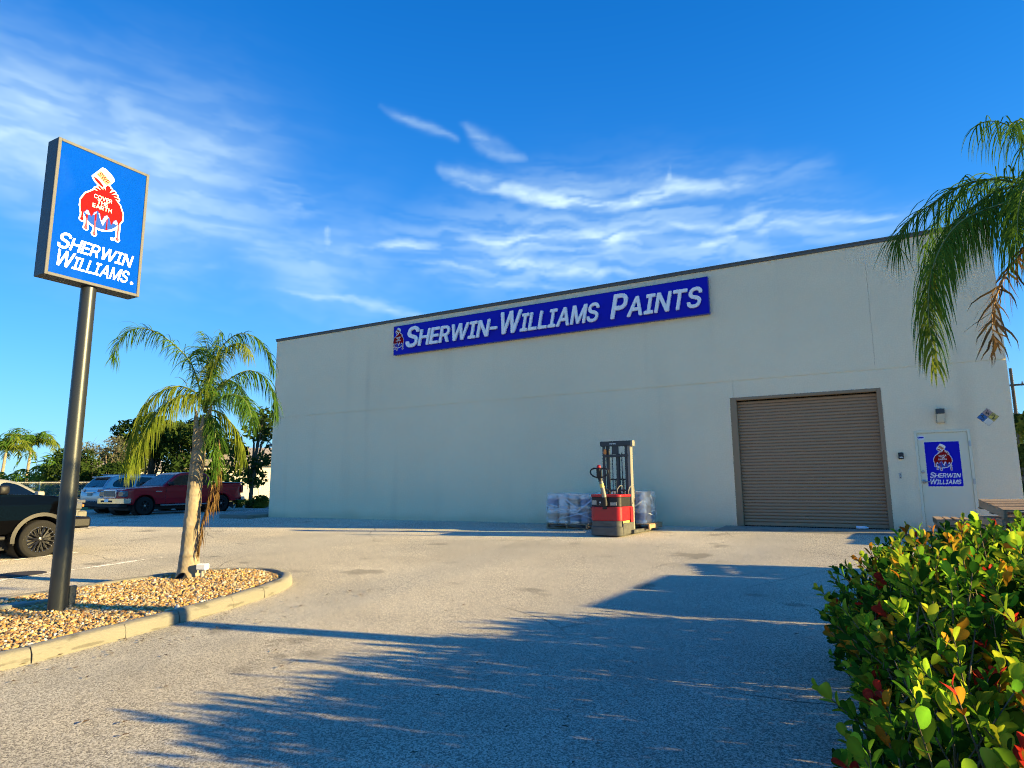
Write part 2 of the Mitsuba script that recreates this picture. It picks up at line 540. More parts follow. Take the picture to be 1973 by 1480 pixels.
for k, (t, _) in enumerate(tones):
    plain(f'stone_{k}', t, .65)
    kk = numbered(gravel + '__pebbles')
    scene[kk] = mikit.ply(tm(np.vstack(acc[k][0]), np.vstack(acc[k][1])), f'stone_{k}', True)
    labels[kk] = {'kind': 'stuff'}

# ------------------------------------------------------------------ the store building
XL, XR, HT, HS, YB = -19.97, 2.58, 6.726, 3.633, 15.0
store = thing('store_building', 'long flat-roofed grey stucco store with brown roller door and dark metal roof edge', 'building')
RX0, RX1, RT = -3.089, .234, 3.206
DX0, DX1, DT = .787, 1.807, 2.19
front = sbox(XL, -.7, XR, 6.60)
holes = unary_union([sbox(RX0, -1, RX1, RT), sbox(DX0, -1, DX1, DT)])
g = .010
lower = sbox(XL, -.7, XR, HS - g).difference(holes)
upper = sbox(XL, HS + g, XR, 6.63)
vj = [sbox(-3.0 - .003, RT, -3.0 + .003, HS)]
vju = [sbox(.17 - .002, HS, .17 + .002, 7)]
for poly in (lower.difference(unary_union(vj)), upper.difference(unary_union(vju))):
    for gg in getattr(poly, 'geoms', [poly]):
        put(store, 'wall_panel', to_wall(ext(gg, .22), 0, 0, .22), 'stucco')
put(store, 'joint_backing', bx(XL + .05, XR - .05, .018, .04, HS - .02, HS + .02), 'stucco')
# side and rear walls, roof
put(store, 'side_wall', bx(XR - .22, XR, .222, YB, -.7, 6.63), 'stucco')
put(store, 'side_wall', bx(XL, XL + .22, .222, YB, -.7, 6.63), 'stucco')
put(store, 'rear_wall', bx(XL + .222, XR - .222, YB - .22, YB, -.7, 6.63), 'stucco')
put(store, 'roof', bx(XL + .222, XR - .222, .222, YB - .222, 6.0, 6.2), 'concrete')
for (a, b, c, d) in ((XL - .03, XR + .03, -.035, .26), (XL - .03, XL + .26, .262, YB + .03), (XR - .26, XR + .03, .262, YB + .03)):
    put(store, 'coping', join(bx(a, b, c, d, 6.632, 6.694, .004), bx(a - .012, b + .012, c - .012, d + .001, 6.695, HT + .004, .003)), 'coping_metal')
# entrance canopy on the far end
cv = np.array([[-20.0, 1.2, 2.95], [-20.0, 7.5, 2.95], [-20.85, .6, 2.70], [-20.85, 8.0, 2.70], [-20.0, .6, 2.62], [-20.85, .6, 2.60], [-20.0, 8.0, 2.62], [-20.85, 8.0, 2.60], [-20.0, 1.2, 3.05], [-20.0, 7.5, 3.05]])
put(store, 'canopy', from_m3(m3.Manifold.hull_points(cv.astype(np.float32))), 'coping_metal')

# roller door: frame, slats, bottom bar
rd = store + '__roller_door'
put(rd, 'jamb', bx(RX0, RX0 + .15, -.012, .10, -.05, RT, .006), 'bronze_frame')
put(rd, 'jamb', bx(RX1 - .09, RX1, -.012, .10, .0, RT, .006), 'bronze_frame')
put(rd, 'head', bx(RX0 + .15, RX1 - .09, -.010, .10, RT - .075, RT, .006), 'bronze_frame')
put(rd, 'hood_gap', bx(RX0 + .15, RX1 - .09, .19, .26, RT - .25, RT - .07), 'dark_gap')
pitch = .0765
sl = Polygon([(0, 0), (-.006, .006), (-.020, .016), (-.027, .030), (-.027, .045), (-.020, .060), (-.006, .0705), (.004, .0725), (.010, .06), (.010, .01)])
slm = ext(sl, RX1 - RX0 - .24)
# profile (y, z) drawn along x
slm.apply_transform(np.array([[0, 0, 1, RX0 + .15], [1, 0, 0, .15], [0, 1, 0, 0], [0, 0, 0, 1.0]]))
slat = mikit.ply(slm, 'slat_metal', 35)
for k in range(39):
    place(rd, 'slat', slat, mat4(t=(0, (.0012 * ((k * 7) % 5) - .002), .13 + k * pitch)))
put(rd, 'bottom_bar', bx(RX0 + .15, RX1 - .09, .115, .165, .045, .128, .008), 'slat_metal')
put(rd, 'weather_strip', bx(RX0 + .15, RX1 - .09, .13, .15, .03, .044), 'rubber')

# steel door
dr_ = store + '__service_door'
put(dr_, 'frame', join(bx(DX0, DX0 + .052, -.012, .10, 0, DT, .004), bx(DX1 - .052, DX1, -.012, .10, 0, DT, .004), bx(DX0 + .052, DX1 - .052, -.011, .10, DT - .052, DT, .004)), 'door_paint')
put(dr_, 'leaf', bx(DX0 + .056, DX1 - .056, .012, .058, .02, DT - .056, .003), 'door_paint')
put(dr_, 'reveal', bx(DX0 + .01, DX1 - .01, .06, .09, .0, DT - .01), 'dark_gap')
for z in (.35, 1.08, 1.88):
    put(dr_, 'hinge', join(lathe([(0, -.06), (.012, -.06), (.012, .06), (0, .06)], 10).apply_translation([DX1 - .028, -.016, z]), bx(DX1 - .05, DX1 - .006, -.0135, -.011, z - .055, z + .055)), 'steel', 40)
put(dr_, 'deadbolt', moved(lathe([(0, .0), (.034, 0), (.034, .006), (.024, .02), (.018, .022), (0, .022)], 20, 'y'), (.884, .012, 1.292)), 'steel', 35)
hd = join(moved(lathe([(0, 0), (.045, 0), (.045, .008), (.03, .014), (.018, .05), (0, .05)], 20, 'y'), (.890, .012, 1.084)), tube([(.890, -.03, 1.084), (.93, -.045, 1.084), (1.0, -.045, 1.080), (1.015, -.03, 1.079)], [.013, .012, .011, .009], 8))
put(dr_, 'handle', hd, 'steel', 40)
stk = ext(Point(0, 0).buffer(1, 5), .0012); stk.apply_scale([.075, .055, 1])
plain('sticker_pale', (.62, .68, .74), .4)
put(dr_, 'sticker', to_wall(stk, .905, 2.035, .0118), 'sticker_pale')
put(dr_, 'sticker_band', to_wall(ext(sbox(-.055, -.012, .055, .016), .001), .905, 2.037, .0105), 'sign_blue')
put(store, 'door_step', bx(DX0 - .1, DX1 + .15, -.75, -.03, -.25, .0, .01), 'concrete')

# ------------------------------------------------------------------ lettering and the paint-can emblem
def word(text, cap, small, x0, x1, depth, shear=.21, caps=None, gap=.10):
    """Small-capital lettering fitted between x0 and x1: one mesh per letter, in the xy plane."""
    out, x = [], 0.0
    for i, ch in enumerate(text):
        if ch == ' ': x += small * .42; continue
        h = cap if (caps is None and i == 0) or (caps and i in caps) else small
        m = meshkit.text_mesh(ch, h, depth, bold=True)
        b = m.bounds
        m.apply_translation([x - b[0, 0], 0, 0])
        x += b[1, 0] - b[0, 0] + gap * small
        out.append(m)
    w = x - gap * small
    s = (x1 - x0 - shear * small) / w
    for m in out:
        m.apply_transform(np.array([[s, shear, 0, x0], [0, 1, 0, 0], [0, 0, 1, 0], [0, 0, 0, 1.0]]))
    return out


def blob(pts, n=60, r=0.0):
    p = spline(list(pts) + [pts[0]], n)[:-1]
    g = Polygon(p).buffer(0)
    return g.buffer(r) if r else g


def drip(x, y0, y1, w):
    return unary_union([Polygon([(x - w * .55, y0), (x + w * .55, y0), (x + w * .5, y1 + w), (x - w * .5, y1 + w)]), Point(x, y1 + w * .9).buffer(w), Polygon([(x - w, y1 + w), (x, y1 + 3.2 * w), (x + w, y1 + w)])]).buffer(0)


def emblem_art():
    """Layers (name, polygon, tone) of the emblem, in units of the globe's radius: a tilted can pours red paint over a globe."""
    globe = Point(0, 0).buffer(1, 32)
    edge = [(-1.04, -.05), (-.98, -.35), (-.84, -.28), (-.74, -.12), (-.62, -.16), (-.50, -.42), (-.40, -.16), (-.22, .0), (-.06, -.14), (.02, -.44), (.12, -.18), (.28, -.04), (.42, -.20), (.52, -.52), (.62, -.24), (.78, -.14), (.90, -.36), (1.04, -.1)]
    cap = Polygon(edge + [(1.05, .25), (.86, .68), (.55, .98), (.28, 1.06), (.2, 1.2), (.05, 1.1), (-.08, 1.22), (-.2, 1.08), (-.5, .98), (-.86, .66), (-1.05, .25)]).buffer(.02)
    drips = unary_union([drip(-.93, .1, -.80, .085), drip(-.70, -.2, -1.20, .085), drip(-.28, -.2, -1.38, .085), drip(.30, -.1, -.92, .06), drip(.90, .0, -1.30, .085)])
    R = lambda g: affinity.translate(affinity.rotate(g, -36, origin=(0, 0)), -.06, 1.86)
    can = R(unary_union([sbox(-.37, -.40, .37, .34), affinity.scale(Point(0, .34).buffer(.37), 1, .32), affinity.scale(Point(0, -.40).buffer(.37), 1, .32)]))
    mouth = R(affinity.scale(Point(0, -.40).buffer(.31), 1, .28))
    band = R(sbox(-.35, -.18, .35, .16))
    pour = blob([(.10, 1.52), (.30, 1.50), (.27, 1.25), (.24, 1.02), (.06, 1.02), (.10, 1.25)])
    splash = unary_union([LineString([(.14, 1.02), (.14 + .62 * math.cos(a), 1.00 + .46 * math.sin(a) - .1 * abs(math.cos(a)))]).buffer(.05) for a in np.linspace(.2, 2.95, 9)])
    red = unary_union([cap, drips, pour, splash])
    white = unary_union([red.buffer(.07), globe.buffer(.055), can.buffer(.055)])
    sea = globe.buffer(-.045).difference(cap)
    land = unary_union([blob([(-.86, -.05), (-.5, .1), (-.25, -.1), (-.42, -.34), (-.62, -.40), (-.8, -.36)]), blob([(-.1, .1), (.3, .1), (.36, -.2), (.22, -.42), (.1, -.72), (-.02, -.5), (-.14, -.2)]), blob([(.45, .1), (.95, .0), (.9, -.34), (.66, -.42), (.5, -.24)])]).intersection(globe.buffer(-.06)).difference(cap.buffer(.03))
    shade = unary_union([drip(-.70, -.6, -1.18, .05), drip(-.28, -.6, -1.35, .055), drip(.90, -.4, -1.28, .055)])
    return [('outline', white, 'white'), ('globe_sea', sea, 'sea'), ('globe_land', land, 'white'), ('paint_flow', red, 'red'), ('can_body', can, 'can'), ('can_band', band, 'band'), ('can_mouth', mouth, 'red'), ('drip_shade', shade, 'dim')]


EMB = emblem_art()
for k, c in dict(red=(.25, .004, .006), white=(.82, .82, .80), sea=(.015, .075, .40), can=(.80, .78, .74), band=(.72, .42, .22), dim=(.40, .10, .16)).items():
    plain('print_' + k, c, .7, 0, .08)


def emblem(parent, F, r, t, dim=1.0):
    """F: 4x4 taking emblem art (xy, extruded +z) onto the sign; r: the globe's radius; t: layer thickness."""
    base = parent + '__emblem'
    rise = dict(outline=1, globe_sea=2, globe_land=3, paint_flow=2.5, can_body=3.2, can_band=4, can_mouth=4.2, drip_shade=3.5)
    for name, poly, tone in EMB:
        m = ext(poly.simplify(.004), t * rise[name] / r)
        m.apply_scale(r)
        m.apply_transform(F)
        put(base, name, m, 'print_' + tone)
    for k, (s, y, w) in enumerate((('COVER', .62, .92), ('THE', .36, .54), ('EARTH', .10, .98))):
        m = join(word(s, .21, .21, -w / 2, w / 2, t * 4.2 / r, 0.0, gap=.14))
        m.apply_translation([0, y, 0]); m.apply_scale(r); m.apply_transform(F)
        put(base, 'motto', m, 'print_white')
    m = join(word('SWP', .26, .26, -.30, .30, t * 5 / r, 0.0))
    m.apply_translation([0, -.13, 0]); m.apply_transform(mat4(rotz(math.radians(-36)))); m.apply_translation([-.06, 1.86, 0]); m.apply_scale(r); m.apply_transform(F)
    put(base, 'can_lettering', m, 'print_red')


WALLF = lambda x, z, y: np.array([[1, 0, 0, x], [0, 0, -1, y], [0, 1, 0, z], [0, 0, 0, 1.0]])

# ------------------------------------------------------------------ long blue fascia sign on the wall
fs = thing('fascia_sign', 'long blue sign board with raised white letters reading SHERWIN-WILLIAMS PAINTS high on the wall', 'sign')
put(fs, 'panel', bx(-14.0, -3.455, -.115, -.0005, 5.452, 6.432, .006), 'sign_blue')
plain('sign_edge', (.03, .045, .30), .4)
put(fs, 'trim', join(bx(-14.01, -3.445, -.12, -.02, 6.433, 6.445), bx(-14.01, -3.445, -.12, -.02, 5.439, 5.451), bx(-3.454, -3.444, -.12, -.02, 5.4515, 6.4325), bx(-14.011, -14.001, -.12, -.02, 5.4515, 6.4325)), 'sign_edge')
for w, a, b, cs in (('SHERWIN-', -13.46, -9.80, None), ('WILLIAMS', -9.83, -6.44, None), ('PAINTS', -6.15, -3.56, None)):
    for ch, m in zip(w, word(w, .655, .515, a, b, .062, .20)):
        if ch == '-': m.apply_translation([0, 0, 0])
        put(fs, 'letter', to_wall(m, 0, 5.655, -.135), 'letter_white', 30)
emblem(fs, WALLF(-13.80, 5.885, -.116), .205, .0035)

# ------------------------------------------------------------------ tall pole sign on the island
px, py = -7.97, -12.80
SW, SH, SD, SZ0 = 1.063, 1.632, .224, 3.449
psn = thing('pole_sign', 'tall dark pole in the gravel island carrying a blue sign cabinet with emblem', 'sign')
plain('pole_metal', (.040, .045, .047), .36, .5)
plain('cabinet_metal', (.05, .06, .065), .5, .3)
plain('retainer', (.15, .15, .15), .6, 0, .1)


def faceblue(p, n, uv):
    c = mix((.001, .058, .42), (.0015, .066, .50), fbm(p.y * 3, p.z * 3, 1., 4))
    s = smoothstep(.80, .86, noise(p.y * 190, p.z * 190, 2.)) * .12
    l = smoothstep(.55, .9, fbm(p.y * 4, p.z * 1.2, 6., 3)) * .16
    return mix(c, (.03, .12, .50), s + l)


M('sign_face_blue', type='principled', base_color=mikit.proc(faceblue), roughness=.07, specular=.15)
zb = float(fill_z(px, py))
put(psn, 'pole', lathe([(0, zb - .3), (.094, zb - .3), (.094, zb + .02), (.085, 1.4), (.080, SZ0 + .02), (0, SZ0 + .02)], 40).apply_translation([px, py, 0]), 'pole_metal', 40)
put(psn, 'base_plate', lathe([(0, zb - .02), (.15, zb - .02), (.15, zb + .012), (0, zb + .012)], 24).apply_translation([px, py, 0]), 'iron')
a_ = 1.584
SX = np.array([[math.cos(a_), math.sin(a_)], [math.sin(a_), -math.cos(a_)]])     # along the face, and out of it


def signF(u, v, o):
    """Frame of the sign face: art x along the face, art y up, art z outwards; u, v metres from the face's lower left corner, o metres out of the face."""
    F = np.eye(4)
    F[:3, 0] = [*SX[0], 0]; F[:3, 1] = [0, 0, 1]; F[:3, 2] = [*SX[1], 0]
    F[:3, 3] = [*(np.array([px, py]) + SX[0] * (u - SW / 2) + SX[1] * (SD / 2 + o)), SZ0 + v]
    return F


def sbx(u0, u1, v0, v1, o0, o1, b=0.0):
    m = bx(u0, u1, v0, v1, o0, o1, b); m.apply_transform(signF(0, 0, 0)); return m


put(psn, 'cabinet', sbx(0, SW, 0, SH, -SD, -.012, .004), 'cabinet_metal')
for k, (a, b, c, d) in enumerate(((0, .034, 0, SH), (SW - .034, SW, 0, SH), (.0345, SW - .0345, 0, .034), (.0345, SW - .0345, SH - .034, SH))):
    put(psn, 'retainer', sbx(a, b, c, d, -.0115, .010, .003), 'retainer')
put(psn, 'face', sbx(.0345, SW - .0345, .0345, SH - .0345, -.011, .0), 'sign_face_blue')
put(psn, 'rear_face', sbx(.043, SW - .043, .043, SH - .043, -SD - .004, -SD - .0005), 'sign_face_blue')
for u in (.18, SW - .2):
    put(psn, 'bolt', sbx(u, u + .02, -.008, -.0005, -SD * .6, -SD * .6 + .02), 'steel')
FW, FH = SW - .086, SH - .086
fu, fv = lambda u: .043 + u * FW, lambda v: .043 + v * FH
for w, a, b, v, cap, sm in (('SHERWIN', .045, .94, .198, .118 * FH, .096 * FH), ('WILLIAMS', .035, .912, .062, .118 * FH, .096 * FH)):
    for m in word(w, cap, sm, fu(a), fu(b), .0022, .23, gap=.07):
        m.apply_transform(signF(0, fv(v), .0004)); put(psn, 'letter', m, 'print_white')
for (u, v, r) in ((.938, .070, .020), (.652, .383, .022)):
    m = ext(Point(0, 0).buffer(r), .0022); m.apply_transform(signF(fu(u), fv(v), .0004)); put(psn, 'dot', m, 'print_white')
emblem(psn, signF(fu(.505), fv(.572), .0004), .228, .0011)
# conduit box strapped to the back of the pole foot
put(psn, 'junction_box', bx(px - .03, px + .03, py + .095, py + .17, zb + .06, zb + .26, .006), 'cabinet_metal')
put(psn, 'conduit', tube([(px, py + .13, zb - .1), (px, py + .13, zb + .062)], .02, 8), 'steel', 40)

# ------------------------------------------------------------------ fixtures on the wall
ps = thing('door_poster', 'blue poster with emblem and white SHERWIN WILLIAMS lettering taped to the service door', 'poster')
plain('poster_blue', (.004, .006, .46), .5, 0, .15)
put(ps, 'sheet', bx(.958, 1.590, .0085, .0115, .978, 1.937), 'poster_blue')
put(ps, 'border', join(bx(.9535, .9578, .008, .0114, .974, 1.941), bx(1.5902, 1.5945, .008, .0114, .974, 1.941), bx(.958, 1.590, .008, .0114, .974, .9778), bx(.958, 1.590, .008, .0114, 1.9372, 1.941)), 'sticker_pale')
for w, a, b, z, cap, sm in (('SHERWIN', 1.0, 1.565, 1.166, .112, .09), ('WILLIAMS', .982, 1.565, 1.027, .112, .09)):
    for m in word(w, cap, sm, a, b, .0012, .2, gap=.08):
        put(ps, 'letter', to_wall(m, 0, z, .0083), 'print_white')
emblem(ps, WALLF(1.270, 1.525, .0082), .152, .0006)

wl = thing('wall_light', 'small square wall lamp with dark cap and cream lens above the service door', 'wall lamp')
hou = np.array([[1.236, -.001, 2.345], [1.380, -.001, 2.345], [1.236, -.001, 2.648], [1.380, -.001, 2.648], [1.242, -.05, 2.345], [1.374, -.05, 2.345], [1.236, -.115, 2.53], [1.380, -.115, 2.53], [1.246, -.105, 2.642], [1.370, -.105, 2.642]])
put(wl, 'back_plate', bx(1.232, 1.384, -.03, -.001, 2.34, 2.652, .006), 'cabinet_metal')
put(wl, 'cap', bx(1.229, 1.387, -.135, -.031, 2.535, 2.648, .012), 'cabinet_metal')
lens = np.array([[1.240, -.0315, 2.345], [1.376, -.0315, 2.345], [1.240, -.0315, 2.534], [1.376, -.0315, 2.534], [1.250, -.085, 2.352], [1.366, -.085, 2.352], [1.236, -.128, 2.534], [1.380, -.128, 2.534]])
plain('lens_cream', (.60, .56, .40), .25)
put(wl, 'lens', from_m3(m3.Manifold.hull_points(lens.astype(np.float32))), 'lens_cream')

hz = thing('hazard_diamond', 'four-colour hazard diamond numbered 3, 4, 2 on the wall right of the door', 'sign')
plain('hz_red', (.40, .27, .22), .5); plain('hz_blue', (.02, .13, .36), .5); plain('hz_yellow', (.56, .45, .08), .5); plain('hz_ink', (.02, .02, .02), .5); plain('hz_white', (.66, .63, .52), .5)
cx, cz, hd_ = 2.146, 2.424, .190
put(hz, 'plate', to_wall(ext(Polygon([(hd_, 0), (0, hd_), (-hd_, 0), (0, -hd_)]), .003), cx, cz, -.0005), 'hz_ink')
q = hd_ * .5; e = q * .95
for nm, dx, dz, mt in (('red_field', 0, q, 'hz_red'), ('blue_field', -q, 0, 'hz_blue'), ('yellow_field', q, 0, 'hz_yellow'), ('white_field', 0, -q, 'hz_white')):
    put(hz, nm, to_wall(ext(Polygon([(e, 0), (0, e), (-e, 0), (0, -e)]), .001), cx + dx, cz + dz, -.0037), mt)
for s, dx, dz in (('4', 0, q), ('3', -q, 0), ('2', q, 0)):
    m = meshkit.text_mesh(s, .095, .001, bold=True); m.apply_translation([-m.bounds[:, 0].mean(), -m.bounds[:, 1].mean(), 0])
    put(hz, 'numeral', to_wall(m, cx + dx, cz + dz, -.0049), 'hz_ink')

kp = thing('door_keypad', 'small black keypad box on the wall between roller door and service door', 'keypad')
put(kp, 'case', bx(.450, .552, -.055, -.001, 1.578, 1.725, .012), 'black_plastic')
put(kp, 'window', bx(.466, .536, -.0575, -.0552, 1.655, 1.70), 'black_metal')
put(kp, 'keys', bx(.470, .532, -.0572, -.0552, 1.60, 1.63), 'steel')
sw = thing('switch_plate', 'grey two-button switch plate on the wall below the black keypad', 'switch')
put(sw, 'plate', bx(.425, .479, -.014, -.001, 1.153, 1.280, .004), 'steel')
for z in (1.185, 1.235):
    put(sw, 'button', moved(lathe([(0, 0), (.012, 0), (.011, .008), (0, .008)], 12, 'y'), (.452, -.0145, z)), 'black_plastic', 40)

# ------------------------------------------------------------------ wooden pallets
PW, PD, PH = 1.14, 1.04, .142


def build_pallet_shapes():
    s = {}
    s['stringer'] = mikit.ply(bx(-.019, .019, -PD / 2, PD / 2, .017, .017 + .088, .002), 'pallet_wood')
    s['board'] = mikit.ply(bx(-PW / 2, PW / 2, -.048, .048, 0, .018, .002), 'pallet_wood')
    s['wide'] = mikit.ply(bx(-PW / 2, PW / 2, -.068, .068, 0, .018, .002), 'pallet_wood')
    return s


PS = build_pallet_shapes()


def pallet(x, y, z, a, label, seed, tilt=0.0, group=None, alongx=True):
    t = thing('wooden_pallet', label, 'pallet', group)
    r = np.random.default_rng(seed)
    B = mat4(rotz(a) @ rotx(tilt), (x, y, z))
    J = lambda dx, dy, dz, da=0.0: B @ mat4(rotz(da), (dx, dy, dz))
    for k in (-1, 0, 1):
        place(t, 'stringer', PS['stringer'], J(k * (PW / 2 - .022), 0, 0))
    ys = np.linspace(-PD / 2 + .055, PD / 2 - .055, 7)
    for k, yy in enumerate(ys):
        place(t, 'deck_board', PS['wide' if k in (0, 6) else 'board'], J(r.normal(0, .004), yy + (.013 if k == 0 else -.013 if k == 6 else r.normal(0, .004)), .106, r.normal(0, .004)))
    for yy in (-PD / 2 + .055, 0, PD / 2 - .055):
        place(t, 'bottom_board', PS['board'], J(r.normal(0, .004), yy, -.002))
    return t


def stack(x, y, n, a, seed, labs, group=None, top_tilt=0.0):
    r = np.random.default_rng(seed)
    z0 = float(gz(x, y)) + .004
    for k in range(n):
        last = k == n - 1
        pallet(x + r.normal(0, .018), y + r.normal(0, .018), z0 + k * PH * .905 + (.05 if last and top_tilt else 0), a + r.normal(0, .02), labs(k, last), seed * 50 + k, top_tilt if last else 0.0, group(k, last) if group else None)


ORD = ['topmost', 'second', 'third', 'fourth', 'fifth', 'sixth', 'seventh', 'eighth', 'ninth', 'tenth', 'eleventh', 'twelfth']


def ranks(n, what):
    return lambda k, last: (f'wooden pallet, topmost of {what}' if last else f'wooden pallet, {ORD[n - 1 - k]} from the top of {what}')


same = lambda g: (lambda k, last: g)
stack(1.50, -1.02, 3, math.pi / 2 + .02, 3, ranks(3, 'the low stack in front of the service door'), same('stacked pallets'))
stack(1.84, -6.05, 7, .14, 5, ranks(7, 'the tall stack whose sunlit top tilts forward'), same('stacked pallets'), .10)
stack(2.56, -1.78, 5, .04, 7, ranks(5, 'the stack right beside the store corner'), same('stacked pallets'))
for k, (x, y, n) in enumerate(((2.85, -7.10, 10), (2.78, -8.35, 10))):
    stack(x, y, n, math.pi / 2, 21 + k, ranks(n, ('the nearer stack', 'the nearest stack')[k] + ' beyond the right picture edge'), same('stacked pallets'))

# ------------------------------------------------------------------ paint pails on pallets, wrapped in film
pail_prof = [(0, 0), (.128, 0), (.132, .006), (.143, .30), (.147, .302), (.147, .312), (.144, .318), (.146, .345), (.152, .347), (.152, .366), (.146, .37), (.12, .368), (.118, .362), (0, .362)]
plain('pail_white', (.72, .72, .70), .4)
plain('pail_grey', (.28, .29, .30), .45)
plain('pail_label', (.20, .27, .40), .45)
plain('label_tan', (.50, .42, .33), .5)
pail_body = mikit.ply(lathe(pail_prof, 20), 'pail_white', 40)
lab = lathe([(.1355, .07), (.1415, .25)], 20)
pail_lab = mikit.ply(lab, 'pail_label', True)


def pails(x0, y0, z0, nx, ny, tiers, lab_text, group, seed):
    r = np.random.default_rng(seed)
    for t in range(tiers):
        for i in range(nx):
            for j in range(ny):
                where = f"{('bottom', 'upper')[t]}-tier {ORD[i] if i else 'first'} from the left, {('front', 'middle', 'back')[j]} row"
                k = thing('paint_pail', f'film-wrapped paint bucket {lab_text}, {where}', 'paint bucket', group)
                A = mat4(rotz(r.uniform(0, 6.28)), (x0 + i * .307 + r.normal(0, .003), y0 + j * .307 + r.normal(0, .003), z0 + t * .372))
                place(k, 'pail', pail_body, A, 'pail_white' if r.uniform() < .72 else 'pail_grey')
                place(k, 'label_band', pail_lab, A, ['pail_label', 'label_tan', 'pail_white'][r.choice(3, p=[.4, .3, .3])])


M('film', type='principledthin', base_color=rgb(.95, .96, .97), roughness=.05, spec_trans=.96, diff_trans=.6, eta=1.45)
plain('film_rope', (.66, .70, .74), .25)


def film(x0, x1, y0, y1, z0, z1, seed, label):
    t = thing('stretch_film', label, 'plastic wrap')
    n, h = 96, 22
    ang = np.arange(n) * 2 * np.pi / n
    hx, hy = (x1 - x0) / 2, (y1 - y0) / 2
    c, s = np.cos(ang), np.sin(ang)
    k = (np.abs(c) ** 7 + np.abs(s) ** 7) ** (-1 / 7)
    V = []
    for q in range(h + 1):
        z = z0 + (z1 - z0) * q / h
        P = np.stack([c * 4 + seed, s * 4, np.full(n, q * .55)], 1)
        w = 1 + .075 * (meshkit.fbm(P, 3, seed) - .5) - .02 * math.sin(q * 1.3)
        flare = 1 + .05 * max(0, 1 - q / 4)
        V.append(np.stack([(x0 + x1) / 2 + hx * c * k * w * flare, (y0 + y1) / 2 + hy * s * k * w * flare, np.full(n, z) + .015 * np.sin(ang * 5 + seed)], 1))
    V = np.vstack(V); F = []
    for q in range(h):
        for i in range(n):
            j = (i + 1) % n
            F += [[q * n + i, q * n + j, q * n + n + j], [q * n + i, q * n + n + j, q * n + n + i]]
    put(t, 'sheet', tm(V, F), 'film', True)
    r = np.random.default_rng(seed)
    for q in range(17):
        a0, da = r.uniform(0, 6.28), r.uniform(.5, 1.5)
        za, zbb = r.uniform(.05, .9), r.uniform(.05, .95)
        aa = np.linspace(a0, a0 + da, 12)
        kk = (np.abs(np.cos(aa)) ** 7 + np.abs(np.sin(aa)) ** 7) ** (-1 / 7) * 1.03
        zz = z0 + (z1 - z0) * np.linspace(za, zbb, 12)
        put(t, 'fold', tube(np.stack([(x0 + x1) / 2 + hx * np.cos(aa) * kk, (y0 + y1) / 2 + hy * np.sin(aa) * kk, zz], 1), np.r_[.004, np.full(10, r.uniform(.007, .016)), .004], 6), 'film_rope', True)


def load(cx_, cy_, nx, ny, tiers, raise_, plabel, flabel, blabel, grp, seed):
    z = float(gz(cx_, cy_)) + raise_
    pallet(cx_, cy_, z, 0.0, plabel, seed)
    w, d = nx * .307, ny * .307
    pails(cx_ - w / 2 + .1535, cy_ - d / 2 + .1535, z + .126, nx, ny, tiers, blabel, grp, seed)
    film(cx_ - w / 2 - .015, cx_ + w / 2 + .015, cy_ - d / 2 - .015, cy_ + d / 2 + .015, z + .05, z + .126 + tiers * .372 + .02, seed, flabel)


load(-6.98, -1.06, 4, 3, 2, .004, 'pallet under the film-wrapped paint buckets left of the red stacker', 'crinkled clear film wrapped round the paint buckets left of the red stacker', 'left of the stacker', 'buckets of the left load', 4)
load(-5.30, -1.30, 3, 3, 2, .06, 'pallet on the forks of the red stacker', 'clear film wrapped round the paint buckets carried by the red stacker', 'on the stacker', 'buckets of the carried load', 8)

# ------------------------------------------------------------------ pallet stacker (walk-behind electric truck)
def red_col(p, n, uv):
    d = smoothstep(.60, .72, fbm(p.x * 9, p.z * 12, p.y * 9, 4))
    return mix((.36, .010, .014), (.16, .03, .025), d * .5)


M('machine_red', type='principled', base_color=mikit.proc(red_col), roughness=.38, specular=.5)


def grimy(p, n, uv):
    return mix((.045, .046, .042), (.125, .125, .11), fbm(p.x * 7, p.z * 16, p.y * 7, 4))


M('machine_grey', type='principled', base_color=mikit.proc(grimy), roughness=.65, specular=.4)
plain('mast_grey', (.045, .05, .05), .45, .3)
plain('mast_pale', (.22, .21, .175), .5)
plain('amber', (.75, .22, .02), .3)
plain('label_yellow', (.70, .52, .12), .5)
st = thing('pallet_stacker', 'red and black walk-behind electric pallet stacker with tall mast standing before the grey wall', 'pallet stacker')
SM = mat4(rotz(-.03), (-5.36, -3.02, float(gz(-5.36, -2.8))))


def sp(name, m, mat, smooth=False, label=None, holder=None):
    m = m.copy(); m.apply_transform(SM); return put(holder or st, name, m, mat, smooth, label)


def rounded(w, d, z0, z1, r, e=0.006, y0=0.0):
    """A block with rounded front corners in plan (front at y0)."""
    pts = []
    for cxr, a0, a1 in ((-w / 2 + r, math.pi, 1.5 * math.pi), (w / 2 - r, 1.5 * math.pi, 2 * math.pi)):
        for a in np.linspace(a0, a1, 9): pts.append((cxr + r * math.cos(a), y0 + r + r * math.sin(a)))
    pts += [(w / 2, y0 + d), (-w / 2, y0 + d)]
    P = Polygon(pts)
    rings = []
    for off, z in ((-e, z0), (0, z0 + e), (0, z1 - e), (-e, z1)):
        rings.append(np.c_[np.array(P.buffer(off, join_style=2).exterior.coords)[:-1], np.full(len(P.buffer(off, join_style=2).exterior.coords) - 1, z)])
    return from_m3(m3.Manifold.hull_points(np.vstack(rings).astype(np.float32)))


